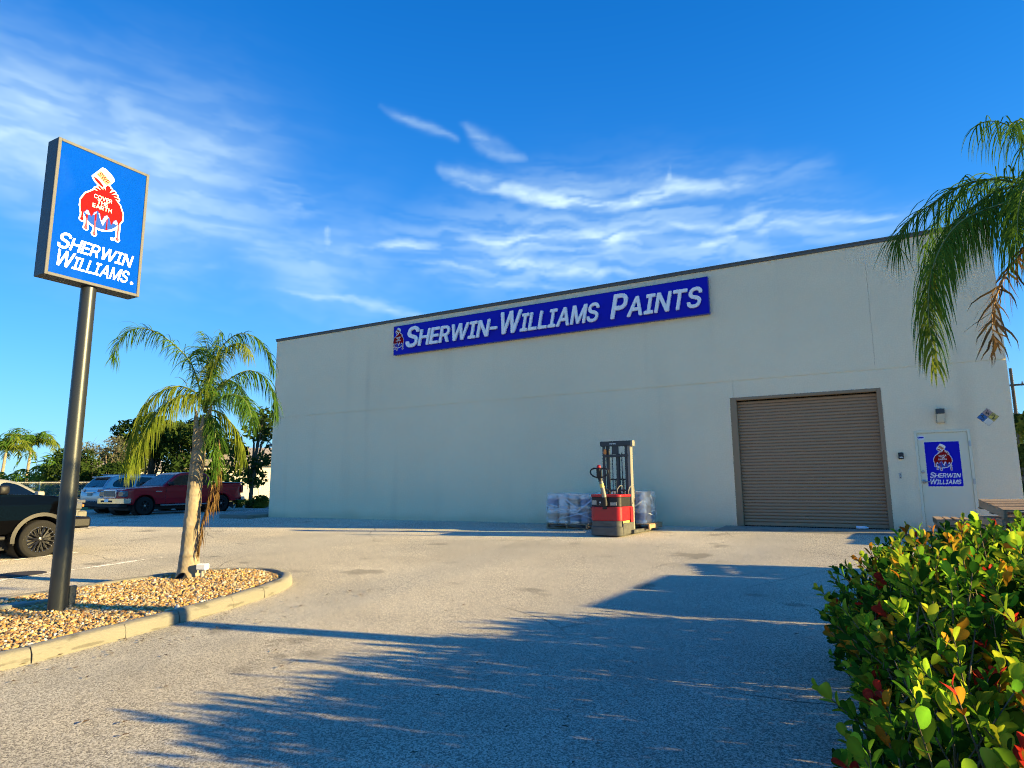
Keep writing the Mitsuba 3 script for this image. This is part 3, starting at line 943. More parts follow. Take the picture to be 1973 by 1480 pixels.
sp('skirt', rounded(.76, .70, .025, .215, .14, .012, -.03), 'machine_grey', 40)
sp('skirt_band', rounded(.72, .66, .216, .345, .13, .006, -.005), 'machine_grey', 40)
sp('hood', rounded(.745, .68, .346, .655, .13, .012, -.01), 'machine_red', 40)
sp('control_panel', rounded(.715, .63, .656, .868, .11, .006, .01), 'black_plastic', 40)
sp('hood_lid', rounded(.745, .66, .869, .925, .12, .01, -.005), 'machine_red', 40, 'dark red lid with worn edge')
for (a, b, c, d, mt) in ((-.315, -.205, .70, .80, 'worn_white'), (.125, .285, .685, .755, 'worn_white'), (-.13, -.10, .735, .765, 'white_paint'), (-.13, -.115, .69, .71, 'steel')):
    sp('decal', bx(a, b, .0035, .0105, c, d), mt)
sp('drive_wheel', moved(lathe([(0, -.04), (.10, -.04), (.115, -.03), (.115, .03), (.10, .04), (0, .04)], 24, 'x'), (0, .3, .115)), 'rubber', 40)
# tiller: pivot, arm, head with looped grips
sp('tiller_pivot', bx(-.05, .05, -.03, .02, .60, .78, .012), 'black_plastic')
arm = [(0.02, -.02, .68), (.005, -.05, .92), (-.03, -.085, 1.16), (-.052, -.11, 1.30)]
th = st + '__tiller'
sp('arm', tube(arm, [.052, .050, .046, .043], 12), 'mast_pale', 40, holder=th)
sp('arm_base', tube([arm[0], (.009, -.045, .87)], [.058, .055], 12), 'black_plastic', 40, holder=th)
sp('warning_label', tube([(-.018, -.075, 1.085), (-.030, -.0855, 1.165)], [.0492, .0478], 12, False), 'label_yellow', True, holder=th)
sp('neck', tube([(-.042, -.098, 1.225), (-.058, -.115, 1.345)], [.050, .047], 12), 'black_plastic', 40, holder=th)
sp('head', moved(bx(-.055, .055, -.05, .05, -.06, .16, .022), (-.062, -.122, 1.36), rotx(.1)), 'black_plastic', holder=th)
sp('reverse_button', moved(trimesh.creation.icosphere(2), (0, 0, 0)).apply_transform(mat4(np.diag([.05, .045, .05]), (-.068, -.13, 1.535))), 'machine_red', True, holder=th)
for s in (-1, 1):
    loop = [(-.06 + s * .04, -.125, 1.47), (-.06 + s * .20, -.13, 1.47), (-.06 + s * .215, -.13, 1.44), (-.06 + s * .19, -.13, 1.375), (-.06 + s * .12, -.125, 1.325), (-.06 + s * .04, -.12, 1.305)]
    sp('grip', tube(spline(loop, 22), .017, 8), 'black_plastic', 40, holder=th)
# mast
MY = .76
for s in (-1, 1):
    sp('outer_channel', join(bx(s * .315 - .035, s * .315 + .035, MY, MY + .02, .06, 2.10, .003), bx(s * .345 - .008, s * .345 + .008, MY + .0205, MY + .15, .06, 2.10, .003)), 'mast_grey' if s < 0 else 'mast_pale')
    sp('inner_channel', bx(s * .235 - .034, s * .235 + .034, MY + .03, MY + .11, .10, 2.04, .004), 'mast_grey')
    sp('lift_chain', bx(s * .12 - .008, s * .12 + .008, MY + .05, MY + .062, .3, 1.9), 'black_metal')
sp('lift_cylinder', tube([(0.02, MY + .06, .15), (.02, MY + .06, 1.86)], .048, 16), 'mast_grey', 40)
sp('cylinder_rod', tube([(0.02, MY + .06, 1.86), (.02, MY + .06, 2.05)], .03, 12), 'steel', 40)
sp('mast_head', bx(-.40, .365, MY - .02, MY + .14, 2.045, 2.165, .006), 'mast_grey')
sp('head_end', bx(.366, .42, MY - .02, MY + .14, 2.035, 2.17, .006), 'mast_pale')
sp('name_plate', bx(-.16, .01, MY - .0225, MY - .0205, 2.09, 2.115), 'steel')
sp('cross_bar', bx(-.30, .30, MY - .012, MY + .02, 1.785, 1.85, .004), 'mast_grey')
sp('head_plate', bx(-.10, .05, MY - .008, MY + .02, 1.86, 2.04, .003), 'mast_grey')
sp('cross_bar', bx(-.30, .30, MY - .01, MY + .02, .98, 1.03, .004), 'mast_grey')
sp('beacon', join(moved(lathe([(0, 0), (.035, 0), (.035, .09), (.02, .12), (0, .12)], 16), (-.26, MY - .05, 1.86))), 'amber', 40)
for x in (-.17, .13):
    sp('mast_guard', join(bx(x - .004, x + .004, MY + .005, MY + .012, .98, 1.79)), 'black_metal')
sp('cable', tube(spline([(.10, .55, .92), (.09, .58, 1.06), (.13, .66, 1.12), (.15, .74, 1.02)], 14), .012, 6), 'mast_pale', True)
sp('cable', tube(spline([(-.25, .4, .92), (-.24, .45, 1.02), (-.17, .52, 1.04), (-.12, .58, .92)], 14), .012, 6), 'black_plastic', True)
sp('grab_rail', tube(spline([(.33, .62, .92), (.345, .60, 1.03), (.35, .72, 1.10), (.36, .80, .70)], 16), .013, 8), 'mast_pale', True)
sp('battery_cover', bx(.30, .40, .56, .72, .30, .64, .01), 'machine_red')
sp('side_stripe', bx(.376, .3795, .10, .5, .25, .34), 'label_yellow')
sp('chassis_side', bx(.30, .395, .10, .74, .05, .30, .012), 'machine_grey')
for s in (-1, 1):
    sp('support_leg', bx(s * .42 - .05, s * .42 + .05, .55, 1.75, .045, .125, .01), 'machine_grey')
    sp('load_wheel', moved(lathe([(0, -.035), (.04, -.035), (.042, -.03), (.042, .03), (.04, .035), (0, .035)], 16, 'x'), (s * .42, 1.55, .043)), 'rubber', 40)
    sp('fork', bx(s * .2 - .05, s * .2 + .05, .92, 2.05, .085, .125, .006), 'mast_grey')
sp('fork_carriage', bx(-.31, .31, .915, .955, .10, .55, .006), 'mast_grey')
sp('backrest', join(*[bx(x - .012, x + .012, .93, .95, .551, 1.25) for x in (-.3, -.1, .1, .3)], bx(-.312, .312, .93, .951, 1.2505, 1.28)), 'black_metal')

# litter by the roller door
pl = np.array([[0, 0, .012], [.23, .02, .012], [.22, .07, .012], [.01, .06, .012], [.05, .03, .05], [.20, .045, .045]])
plain('litter_white', (.62, .70, .78), .4)
single('plastic_bottle', join(tube([(-.50, -.17, .075), (-.33, -.165, .075), (-.28, -.163, .075), (-.255, -.162, .075)], [.034, .034, .018, .014], 12)), 'litter_white', 'clear blue-white plastic bottle lying on the concrete sill of the roller door', 'bottle', 40)

# ------------------------------------------------------------------ foliage materials
def leafmat(name, c, c2=None, rough=.4, trans=.9, freq=9.0):
    c2 = c2 or tuple(v * 1.5 for v in c)
    if freq:
        def col(p, n, uv, c=c, c2=c2, freq=freq):
            return mix(c, c2, fbm(p.x * freq, p.y * freq, p.z * freq, 2))
        scene[name] = {'type': 'principledthin', 'base_color': mikit.proc(col), 'roughness': rough, 'diff_trans': trans, 'spec_trans': 0.0, 'eta': 1.45}
    else:
        scene[name] = {'type': 'principledthin', 'base_color': rgb(*c), 'roughness': rough, 'diff_trans': trans, 'spec_trans': 0.0, 'eta': 1.45}
    return name


leafmat('palm_green', (.045, .12, .018), (.11, .21, .03), .42, .8)
leafmat('palm_yellow', (.12, .20, .02), (.25, .28, .04), .45, .9)
leafmat('palm_brown', (.085, .05, .022), (.22, .135, .05), .8, .5)
leafmat('tree_dark', (.018, .042, .012), (.05, .085, .02), .5, .6, 1.2)
leafmat('tree_mid', (.035, .075, .016), (.09, .13, .03), .5, .7, 1.2)
leafmat('tree_grey', (.085, .10, .055), (.19, .19, .11), .6, .6, 1.2)
leafmat('tree_lime', (.11, .15, .018), (.24, .24, .04), .5, .9, 1.2)
plain('rachis', (.16, .19, .05), .5)
plain('rachis_dry', (.36, .22, .10), .8)
plain('twig', (.13, .10, .06), .85)


def bark_col(p, n, uv):
    ring = smoothstep(.72, .95, mikit.noise(p.z * 15 + .5 * noise(p.x * 9, p.y * 9), 1., 1.))
    g = fbm(p.x * 16, p.y * 16, p.z * 5, 3)
    lich = smoothstep(.55, .75, fbm(p.x * 7, p.y * 7, p.z * 9, 3))
    c = mix((.21, .165, .105), (.39, .325, .23), g)
    c = mix(c, (.36, .33, .27), lich * .5)
    return c * (1 - .30 * ring)


def bark_h(p, n, uv):
    return fbm(p.x * 30, p.y * 30, p.z * 26, 3) + .8 * noise(p.z * 16, 2., 1.)


M('palm_bark', type='bumpmap', nested=mikit.proc(bark_h, 3e-3), scale=.014, bsdf=dict(type='principled', base_color=mikit.proc(bark_col), roughness=.9, specular=.2))


def wood_bark(p, n, uv):
    return mix((.07, .055, .04), (.19, .16, .12), fbm(p.x * 9, p.y * 9, p.z * 3, 3))


M('tree_bark', type='principled', base_color=mikit.proc(wood_bark), roughness=.95, specular=.2)


def frond_mesh(P, n, length, width, droop, seed, t0=.12, spread=.95, curl=0.0, ragged=.15, segs=4):
    """Leaflets set both sides along the midrib P, each a narrow strip that bends down under its weight."""
    r = np.random.default_rng(seed)
    s = np.linspace(0, 1, len(P))
    tg = np.gradient(P, axis=0); tg /= np.linalg.norm(tg, axis=1, keepdims=True)
    V, F, at = [], [], 0
    for k in range(n):
        t = t0 + (1 - t0) * (k + r.uniform(-.3, .3)) / (n - 1); t = min(max(t, 0), 1)
        c = np.array([np.interp(t, s, P[:, q]) for q in range(3)])
        d = np.array([np.interp(t, s, tg[:, q]) for q in range(3)]); d /= np.linalg.norm(d)
        lat = np.cross(d, [0, 0, 1.0])
        if np.linalg.norm(lat) < .3: lat = np.cross(d, [.6, .6, .2])
        lat /= np.linalg.norm(lat)
        upv = np.cross(lat, d)
        for sd in (-1, 1):
            if r.uniform() < ragged * .4: continue
            L = length * (.45 + .55 * math.sin(math.pi * min(1, .12 + .80 * t)) ** .7) * r.uniform(1 - ragged, 1 + ragged * .6)
            el = r.normal(.12, .38)
            g = sd * lat * spread * math.cos(el) + d * r.uniform(.35, .75) + upv * math.sin(el)
            g /= np.linalg.norm(g)
            p = c.copy(); dd = g.copy()
            wv = np.cross(g, upv); wv = wv if np.linalg.norm(wv) > .2 else lat
            wv /= np.linalg.norm(wv)
            wv = wv * math.cos(.6) + upv * math.sin(.6) * r.choice((-1, 1))
            for q in range(segs + 1):
                w = width * (1, 1.15, .9, .55, .06)[min(4, int(q * 4 / segs))] * .5
                V += [p - wv * w, p + wv * w]
                if q:
                    a = at + 2 * q
                    F += [[a - 2, a - 1, a + 1], [a - 2, a + 1, a]]
                dd = dd + np.array([0, 0, -droop * r.uniform(.8, 1.2)]) + r.normal(0, curl, 3)
                dd /= np.linalg.norm(dd)
                p = p + dd * L / segs
            at += 2 * (segs + 1)
    return tm(np.array(V), F)


def frond(tree, pts, n, length, width, droop, seed, mat, rad=.014, label=None, nm='frond', dry=False, **k):
    P = spline(pts, 28)
    key = put(tree, nm, frond_mesh(P, n, length, width, droop, seed, **k), mat, False, label)
    put(key, 'midrib', tube(P, np.linspace(rad, rad * .22, len(P)), 5), 'rachis_dry' if dry else 'rachis', True)


VF = np.array([-.4923, .8704, 0.0]); VR = np.array([.8704, .4923, 0.0])


def local(base, pts):
    """Points given as (right, up, away) about the foot of a plant."""
    return [np.array(base) + VR * a + np.array([0, 0, b]) + VF * c for a, b, c in pts]


# ------------------------------------------------------------------ young palm on the island
pb = np.array([-8.749, -10.736, float(fill_z(-8.749, -10.736)) - .02])
palm = thing('palm_tree', 'young arching palm with ringed pale trunk growing in the gravel island', 'palm tree')
tz = np.array([(0, -.15), (0, .02), (0, .30), (0, .62), (.005, 1.0), (.012, 1.4), (.03, 1.75), (.05, 2.05), (.06, 2.2)])
tp = np.array(local(pb, [(a, b, 0) for a, b in tz]))
tp = spline(tp, 60)
rr = np.interp(tp[:, 2] - pb[2], [-.15, 0, .1, .4, .9, 1.4, 1.9, 2.25], [.180, .168, .150, .124, .106, .098, .095, .100])
rr = rr * (1 + .022 * np.sin((tp[:, 2] - pb[2]) * 62) + .012 * np.sin((tp[:, 2]) * 23))
put(palm, 'trunk', tube(tp, rr, 22), 'palm_bark', True)
# old leaf bases clasping the trunk's top
for k in range(9):
    a = k * 2.4; z = 1.90 + .055 * k
    c = np.array(local(pb, [(.052 + .005 * (k - 4), z, 0)]))[0]
    o = np.array([math.cos(a), math.sin(a), 0])
    put(palm, 'leaf_base', tube([c + o * .075 - [0, 0, .10], c + o * .092, c + o * .098 + [0, 0, .10], c + o * .125 + [0, 0, .2]], [.034, .038, .024, .010], 7), 'palm_bark', True)
top = (.075, 2.42, 0)
FR = [
    ([top, (-.02, 2.74, 0), (-.19, 3.14, -.03), (-.46, 3.42, -.10), (-.76, 3.60, -.18), (-1.0, 3.62, -.25), (-1.19, 3.43, -.30), (-1.25, 3.16, -.34)], 66, .46, 'palm_green'),
    ([top, (.10, 2.74, 0), (.18, 3.05, 0), (.31, 3.44, .05), (.53, 3.62, .12), (.78, 3.55, .2), (.95, 3.33, .26), (1.04, 3.10, .3)], 66, .46, 'palm_green'),
    ([top, (.2, 2.70, .05), (.43, 2.96, .12), (.73, 3.05, .2), (.97, 2.92, .28), (1.08, 2.70, .33), (1.09, 2.42, .36)], 60, .48, 'palm_green'),
    ([top, (.25, 2.55, -.05), (.53, 2.66, -.12), (.77, 2.61, -.2), (.92, 2.45, -.26), (1.0, 2.2, -.3)], 52, .44, 'palm_green'),
    ([top, (-.06, 2.72, -.1), (-.27, 2.78, -.22), (-.60, 2.55, -.36), (-.76, 2.10, -.44), (-.82, 1.62, -.48)], 66, .58, 'palm_yellow'),
    ([top, (-.04, 2.66, -.14), (-.22, 2.58, -.36), (-.42, 2.22, -.58), (-.52, 1.66, -.72)], 62, .56, 'palm_yellow'),
    ([top, (.05, 2.80, .1), (-.02, 3.12, .22), (-.19, 3.40, .40), (-.36, 3.49, .58), (-.52, 3.38, .72)], 54, .40, 'palm_green'),
    ([top, (.24, 2.44, .1), (.40, 2.30, .2), (.53, 2.08, .28), (.54, 1.72, .33)], 52, .46, 'palm_yellow'),
    ([top, (-.10, 2.66, .15), (-.36, 2.86, .42), (-.70, 2.74, .72), (-.92, 2.35, .95)], 60, .50, 'palm_green'),
    ([top, (.12, 2.72, .2), (.18, 2.98, .5), (.22, 2.88, .9), (.24, 2.5, 1.2)], 58, .5, 'palm_green'),
    ([top, (.10, 2.66, -.2), (.20, 2.86, -.46), (.34, 2.70, -.78), (.42, 2.28, -1.0)], 58, .48, 'palm_yellow'),
    ([top, (.07, 2.6, -.15), (-.05, 2.52, -.34), (-.22, 2.18, -.5), (-.30, 1.75, -.56)], 56, .5, 'palm_green'),
    ([top, (.06, 2.8, .05), (.02, 3.15, .10), (-.06, 3.48, .16), (-.2, 3.68, .22)], 40, .34, 'palm_green'),
    ([top, (.12, 2.8, -.05), (.26, 3.1, -.10), (.48, 3.34, -.18), (.72, 3.38, -.26), (.90, 3.2, -.32)], 52, .40, 'palm_yellow'),
    ([top, (.085, 2.8, 0), (.13, 3.15, .02), (.17, 3.42, .05), (.21, 3.66, .10)], 40, .32, 'palm_green'),
    ([top, (.22, 2.36, -.06), (.33, 2.16, -.14), (.40, 1.86, -.2), (.40, 1.5, -.22)], 46, .42, 'palm_green'),
]
for k, (pts, n, L, mt) in enumerate(FR[:8] + FR[9:10] + FR[12:]):
    pts = [(.08 + (a - .08) * .92, b + .03 * (b > 3), c) for a, b, c in pts]
    frond(palm, local(pb, pts), int(n * 2.2), L * (.86 if k < 4 else .90), .0118, (.30 if k in (0, 1, 2, 3, 6, 12) else .40) + .07 * (k % 3), 100 + k, mt, segs=6)
for k, pts in enumerate([[(.10, 2.25, -.02), (.27, 2.22, -.04), (.345, 1.95, -.05), (.335, 1.55, -.05), (.27, 1.20, -.06), (.20, .82, -.06), (.15, .42, -.06)],
                         [(.10, 2.2, .02), (.24, 2.16, .05), (.31, 1.9, .06), (.32, 1.5, .06), (.26, 1.0, .05)]]):
    P = local(pb, pts)
    frond(palm, P, 60 - 14 * k, .30, .017, .85, 200 + k, 'palm_brown', .012, 'dead straw-brown frond hanging down beside the trunk', 'dead_frond', True, t0=.30, spread=.5, curl=.18, ragged=.4)

# small lamp and uplight at the trunk's foot
fl = np.array(local(pb, [(.27, .02, -.14)]))[0]
lp = thing('garden_spotlight', 'small white garden floodlight on a stake beside the palm trunk', 'garden light')
put(lp, 'head', moved(bx(-.075, .075, -.05, .05, 0, .085, .012), fl + [0, 0, .13], rotz(.35)), 'white_paint')
put(lp, 'stake', tube([fl - [0, 0, .05], fl + [0, 0, .13]], [.022, .028], 10), 'worn_white', 40)
put(lp, 'bracket', moved(bx(-.05, .05, -.012, .012, 0, .05, .004), fl + [0, 0, .085], rotz(.35)), 'worn_white')
ul = np.array(local(pb, [(.03, .03, -.20)]))[0]
dl = thing('well_light', 'round black well light half sunk in the gravel before the palm trunk', 'garden light')
put(dl, 'shade', moved(lathe([(0, .0), (.075, 0), (.088, .05), (.088, .085), (.078, .09), (.074, .05), (0, .045)], 22), ul - [0, 0, .03], rotx(.75)), 'black_plastic', 40)
put(dl, 'stake', tube([ul - [0, 0, .12], ul], .02, 8), 'black_plastic', 40)
# edging boards lying in the gravel left of the pole
eb = bx(-.75, .62, -.05, .05, 0, .045, .008)
e0 = np.array([-8.28, -13.02])
plain('board_grey', (.20, .21, .19), .8)
for k, (dx, dy, a) in enumerate(((-.42, -.36, 1.62), (-.30, .28, 1.60))):
    x, y = e0 + [dx, dy]
    single('edging_board', moved(eb, (x, y, float(fill_z(x, y)) + .005), rotz(a)), 'board_grey', ('grey edging board lying in the gravel left of the sign pole, nearer one', 'grey edging board in the gravel behind the sign pole, farther one')[k], 'board')

# ------------------------------------------------------------------ palm at the right edge: fronds reach into the picture
rb = np.array([1.30, -10.85, float(gz(1.3, -10.85))])
rp = thing('palm_tree', 'palm at the right edge whose dark fronds hang down before the building corner', 'palm tree')
tp = spline(local(rb, [(0, -.1, 0), (0, 1, 0), (.02, 2.2, 0), (.05, 3.15, 0)]), 40)
put(rp, 'trunk', tube(tp, np.interp(tp[:, 2] - rb[2], [-.1, 0, .5, 3.2], [.18, .16, .12, .105]) * (1 + .02 * np.sin(tp[:, 2] * 60)), 18), 'palm_bark', True)
top = (.06, 3.25, 0)
FR2 = [
    ([top, (-.10, 3.42, -.02), (-.24, 3.42, -.05), (-.52, 3.33, -.10), (-.78, 3.22, -.14), (-1.02, 2.95, -.17), (-1.13, 2.60, -.18), (-1.13, 2.32, -.18)], 74, .40, 'palm_green'),
    ([top, (-.04, 3.50, .06), (-.18, 3.64, .14), (-.40, 3.68, .22), (-.62, 3.58, .30), (-.84, 3.42, .36), (-.94, 3.22, .40)], 66, .40, 'palm_green'),
    ([top, (.0, 3.58, -.04), (-.12, 3.84, -.10), (-.26, 3.95, -.15), (-.42, 3.90, -.2)], 40, .34, 'palm_green'),
    ([top, (-.02, 3.46, -.10), (-.20, 3.56, -.24), (-.42, 3.48, -.36), (-.62, 3.22, -.44), (-.70, 2.95, -.48)], 60, .42, 'palm_green'),
    ([top, (-.05, 3.36, -.25), (-.22, 3.28, -.40), (-.40, 3.02, -.52), (-.50, 2.66, -.56)], 56, .42, 'palm_green'),
    ([top, (-.06, 3.5, .0), (-.26, 3.55, .04), (-.50, 3.44, .08), (-.72, 3.2, .12), (-.82, 2.9, .14)], 64, .42, 'palm_green'),
    ([top, (.0, 3.50, .12), (-.14, 3.60, .34), (-.34, 3.50, .52), (-.50, 3.20, .64), (-.56, 2.9, .7)], 60, .44, 'palm_green'),
    ([top, (.02, 3.55, 0), (-.05, 3.80, .02), (-.15, 4.0, .05), (-.28, 4.10, .08), (-.42, 4.08, .1)], 46, .34, 'palm_green'),
    ([top, (.03, 3.42, -.05), (-.08, 3.48, -.2), (-.22, 3.38, -.36), (-.34, 3.10, -.46)], 50, .40, 'palm_yellow'),
    ([top, (.05, 3.6, .2), (.0, 3.85, .5), (-.1, 3.8, .9), (-.2, 3.4, 1.2)], 60, .42, 'palm_green'),
    ([top, (.2, 3.6, .05), (.5, 3.8, .1), (.9, 3.6, .15), (1.15, 3.1, .2)], 60, .44, 'palm_green'),
    ([top, (.2, 3.4, -.1), (.55, 3.4, -.3), (.85, 3.0, -.45), (.95, 2.6, -.5)], 60, .44, 'palm_green'),
    ([top, (.1, 3.6, -.2), (.25, 3.75, -.6), (.35, 3.5, -.95), (.4, 3.0, -1.2)], 60, .42, 'palm_green'),
    ([top, (.1, 3.5, .3), (.4, 3.6, .7), (.7, 3.2, 1.0)], 56, .42, 'palm_green'),
]
for k, (pts, n, L, mt) in enumerate(FR2):
    frond(rp, local(rb, pts), int(n * 1.6), L * 1.25, .0092, .55 + .08 * (k % 3) - .32 * (k == 1), 300 + k, mt, .012, segs=6)
frond(rp, local(rb, [(-1.02, 2.95, -.17), (-1.10, 2.72, -.18), (-1.13, 2.50, -.18), (-1.135, 2.30, -.18), (-1.13, 2.16, -.18)]), 30, .26, .016, .7, 340, 'palm_yellow', .004, 'yellowing tip of the longest frond', 'frond_tip', spread=.5)
frond(rp, local(rb, [(.03, 3.15, -.06), (-.18, 3.15, -.12), (-.38, 3.00, -.16), (-.54, 2.85, -.2), (-.65, 2.70, -.22), (-.73, 2.53, -.23), (-.74, 2.28, -.24)]), 44, .28, .014, .5, 350, 'palm_brown', .011, 'dead brown curled frond hanging from the right palm', 'dead_frond', True, t0=.30, spread=.8, curl=.30, ragged=.5)

# ------------------------------------------------------------------ cocoplum hedge along the right
HP = Polygon([(-.30, -14.3), (-.20, -13.3), (-.27, -12.3), (-.38, -11.5), (-.42, -10.95), (-.30, -10.5), (.0, -10.35), (.10, -9.9), (.25, -9.5), (1.95, -9.3), (1.95, -15.4), (.55, -15.4), (.12, -15.0), (-.14, -14.7)])
hr = np.random.default_rng(77)


def hedge_top(x, y):
    d = HP.exterior.distance(Point(x, y))
    n = float(meshkit.fbm(np.array([[x * 1.6, y * 1.6, 0]]), 3, 6)[0]) - .5
    t = .78 + .66 * n - .24 * min(1, max(0, (-12.9 - y) / .8)) - .36 * min(1, max(0, (x - .75) / 1.0)) * (y < -10.4)
    low = math.exp(-((x + .15) / .40) ** 2 - ((y + 10.95) / .6) ** 2)
    t -= .36 * low
    dip = math.exp(-((x - .02) / .22) ** 2 - ((y + 10.30) / .22) ** 2)
    t -= .5 * dip
    k = min(1, d / .42)
    return t - .50 * (1 - k) ** 1.6, d


stations = [(0, .05), (.16, .26), (.42, .42), (.70, .47), (.90, .34), (1.0, .12)]
simple = [(0, .06), (.36, .38), (.74, .46), (1.0, .16)]


def leaf_form(st_):
    v, f = [], []
    for k, (x, w) in enumerate(st_):
        z = -.16 * (x - .45) ** 2
        v += [(x, -w, z + .20 * w), (x, 0, z), (x, w, z + .20 * w)]
        if k:
            a = 3 * k
            f += [[a - 3, a, a + 1], [a - 3, a + 1, a - 2], [a - 2, a + 1, a + 2], [a - 2, a + 2, a - 1]]
    return np.array(v), np.array(f)


LFN, LFF = leaf_form(stations), leaf_form(simple)
shoots = []
minx, miny, maxx, maxy = HP.bounds
while len(shoots) < 3500:
    x, y = hr.uniform(minx, maxx), hr.uniform(miny, maxy)
    if not HP.contains(Point(x, y)): continue
    t, d = hedge_top(x, y)
    zg = float(gz(x, y))
    u = hr.uniform() ** .60
    z = zg + .10 + (t - zg - .10) * u
    out = np.array([0, 0, 0.0])
    if d < .5:
        q = HP.exterior.interpolate(HP.exterior.project(Point(x, y)))
        o = np.array([q.x - x, q.y - y, 0]); o /= np.linalg.norm(o) + 1e-9
        out = o * (1 - d / .5) * .8
    shoots.append((np.array([x, y, z]), out, u, d))
L_pos, L_dir, L_nrm, L_size, L_col = [], [], [], [], []
stems = []
for p, out, u, d in shoots:
    dr0 = np.array([0, 0, 1.0]) + out + hr.normal(0, .28, 3); dr0 /= np.linalg.norm(dr0)
    n = hr.integers(7, 12)
    ln = hr.uniform(.14, .24)
    base = p - dr0 * ln
    if u > .55 and hr.uniform() < .14: base = base + dr0 * .10; ln += .06
    stems.append((base, base + dr0 * ln))
    ph = hr.uniform(0, 6.28)
    a = np.cross(dr0, [1, 0, 0]); a /= np.linalg.norm(a); b = np.cross(dr0, a)
    tipc = hr.uniform()
    kind = 'red' if tipc < .075 and u > .55 else 'orange' if tipc < .19 and u > .5 else 'lime' if tipc < .60 and u > .42 else 'green'
    for k in range(n):
        f = (k + .6) / n
        ph += 2.6 + hr.normal(0, .25)
        rad = a * math.cos(ph) + b * math.sin(ph)
        op = .82 - .45 * f
        dl_ = dr0 * (1 - op * .55) + rad * op; dl_ /= np.linalg.norm(dl_)
        nr = dr0 - dl_ * (dr0 @ dl_); nr /= np.linalg.norm(nr) + 1e-9
        nr = nr + hr.normal(0, .22, 3); nr -= dl_ * (nr @ dl_); nr /= np.linalg.norm(nr)
        L_pos.append(base + dr0 * ln * f); L_dir.append(dl_); L_nrm.append(nr)
        L_size.append(hr.uniform(.048, .086) * (1 - .28 * (f > .85)))
        c = kind if (kind != 'green' and f > (.45 if kind != 'lime' else .35)) else ('dark' if hr.uniform() < .5 else 'mid')
        if kind == 'red' and .45 < f < .7: c = 'orange'
        L_col.append(c)
L_pos, L_dir, L_nrm, L_size, L_col = map(np.array, (L_pos, L_dir, L_nrm, L_size, L_col))


TONE = dict(dark=(.028, .085, .011), mid=(.10, .22, .016), lime=(.29, .40, .026), orange=(.42, .17, .016), red=(.36, .030, .018))
cj = hr.normal(0, 1, (len(L_pos), 3))
L_rgb = np.array([TONE[c] for c in L_col]) * np.exp(.30 * cj[:, :1]) * np.exp(np.stack([.22 * cj[:, 1], .06 * cj[:, 2], 0 * cj[:, 0]], 1))
yl = hr.uniform(size=len(L_pos)) < .09                                    # ageing leaves turn yellow
L_rgb[yl] = L_rgb[yl] * .4 + np.array([.36, .33, .03]) * .6
L_rgb = np.clip(L_rgb, .004, .62)
scene['coco_leaf'] = {'type': 'principledthin', 'base_color': {'type': 'mesh_attribute', 'name': 'vertex_color'}, 'roughness': .20, 'diff_trans': 1.15, 'spec_trans': 0.0, 'eta': 1.5}


def leaves(idx, form):
    v, f = form
    s = np.cross(L_nrm[idx], L_dir[idx])
    sz = L_size[idx][:, None, None]
    wob = 1 + .16 * cj[idx, 0][:, None, None]
    bend = -.22 * cj[idx, 1][:, None, None] * (v[None, :, 0:1] - .3) ** 2
    W = L_pos[idx][:, None] + sz * (v[None, :, 0:1] * L_dir[idx][:, None] + .66 * wob * v[None, :, 1:2] * s[:, None] + (v[None, :, 2:3] + bend) * L_nrm[idx][:, None])
    F = f[None] + (np.arange(len(idx)) * len(v))[:, None, None]
    rib = np.where(np.abs(v[:, 1]) < 1e-6, 1.28, .94)[None, :, None]         # pale midrib, darker margin
    tip = (1 + .25 * cj[idx, 2][:, None, None] * (v[None, :, 0:1] - .5))
    C_ = np.clip(L_rgb[idx][:, None] * rib * tip, .003, .7)
    return tm(W.reshape(-1, 3), F.reshape(-1, 3)), C_.reshape(-1, 3)


hedge = thing('hedge', 'dense glossy cocoplum hedge with red and orange young leaves along the right of the lot', 'hedge')
dist = np.linalg.norm(L_pos - EYE, axis=1)
vis = ((L_pos - EYE) @ _f > .5) & (np.abs((L_pos - EYE) @ _r / ((L_pos - EYE) @ _f)) < .82) & (((L_pos - EYE) @ _u / ((L_pos - EYE) @ _f)) > -.62)
rank = np.argsort(np.where(vis, dist, 1e3))
for i in rank[:300]:
    m, c = leaves(np.array([i]), LFN)
    put(hedge, 'leaf', m, 'coco_leaf', True, color=c)
rest = rank[300:]
for q, form in ((rest[dist[rest] < 4.5], LFN), (rest[dist[rest] >= 4.5], LFF)):
    m, c = leaves(q, form)
    put(hedge, 'foliage', m, 'coco_leaf', True, kind='stuff', color=c)
V, F, at = [], [], 0
for a, b in stems:
    m = tube([a - (b - a) * .9, a, b], [.0045, .0035, .002], 4, False)
    V.append(m.vertices); F.append(m.faces + at); at += len(m.vertices)
for k in range(90):
    x, y = hr.uniform(-.1, 1.8), hr.uniform(-15.1, -9.5)
    if not HP.buffer(-.1).contains(Point(x, y)): continue
    z0 = float(gz(x, y)); q = np.array([x, y, z0])
    m = tube([q, q + [hr.normal(0, .06), hr.normal(0, .06), .2], q + [hr.normal(0, .12), hr.normal(0, .12), .42]], [.014, .010, .005], 5, False)
    V.append(m.vertices); F.append(m.faces + at); at += len(m.vertices)
put(hedge, 'stems', tm(np.vstack(V), np.vstack(F)), 'twig', True, kind='stuff')

# ------------------------------------------------------------------ vehicles
def glossy(name, c, rough=.22, metal=.0):
    return plain(name, c, rough, metal, .45)


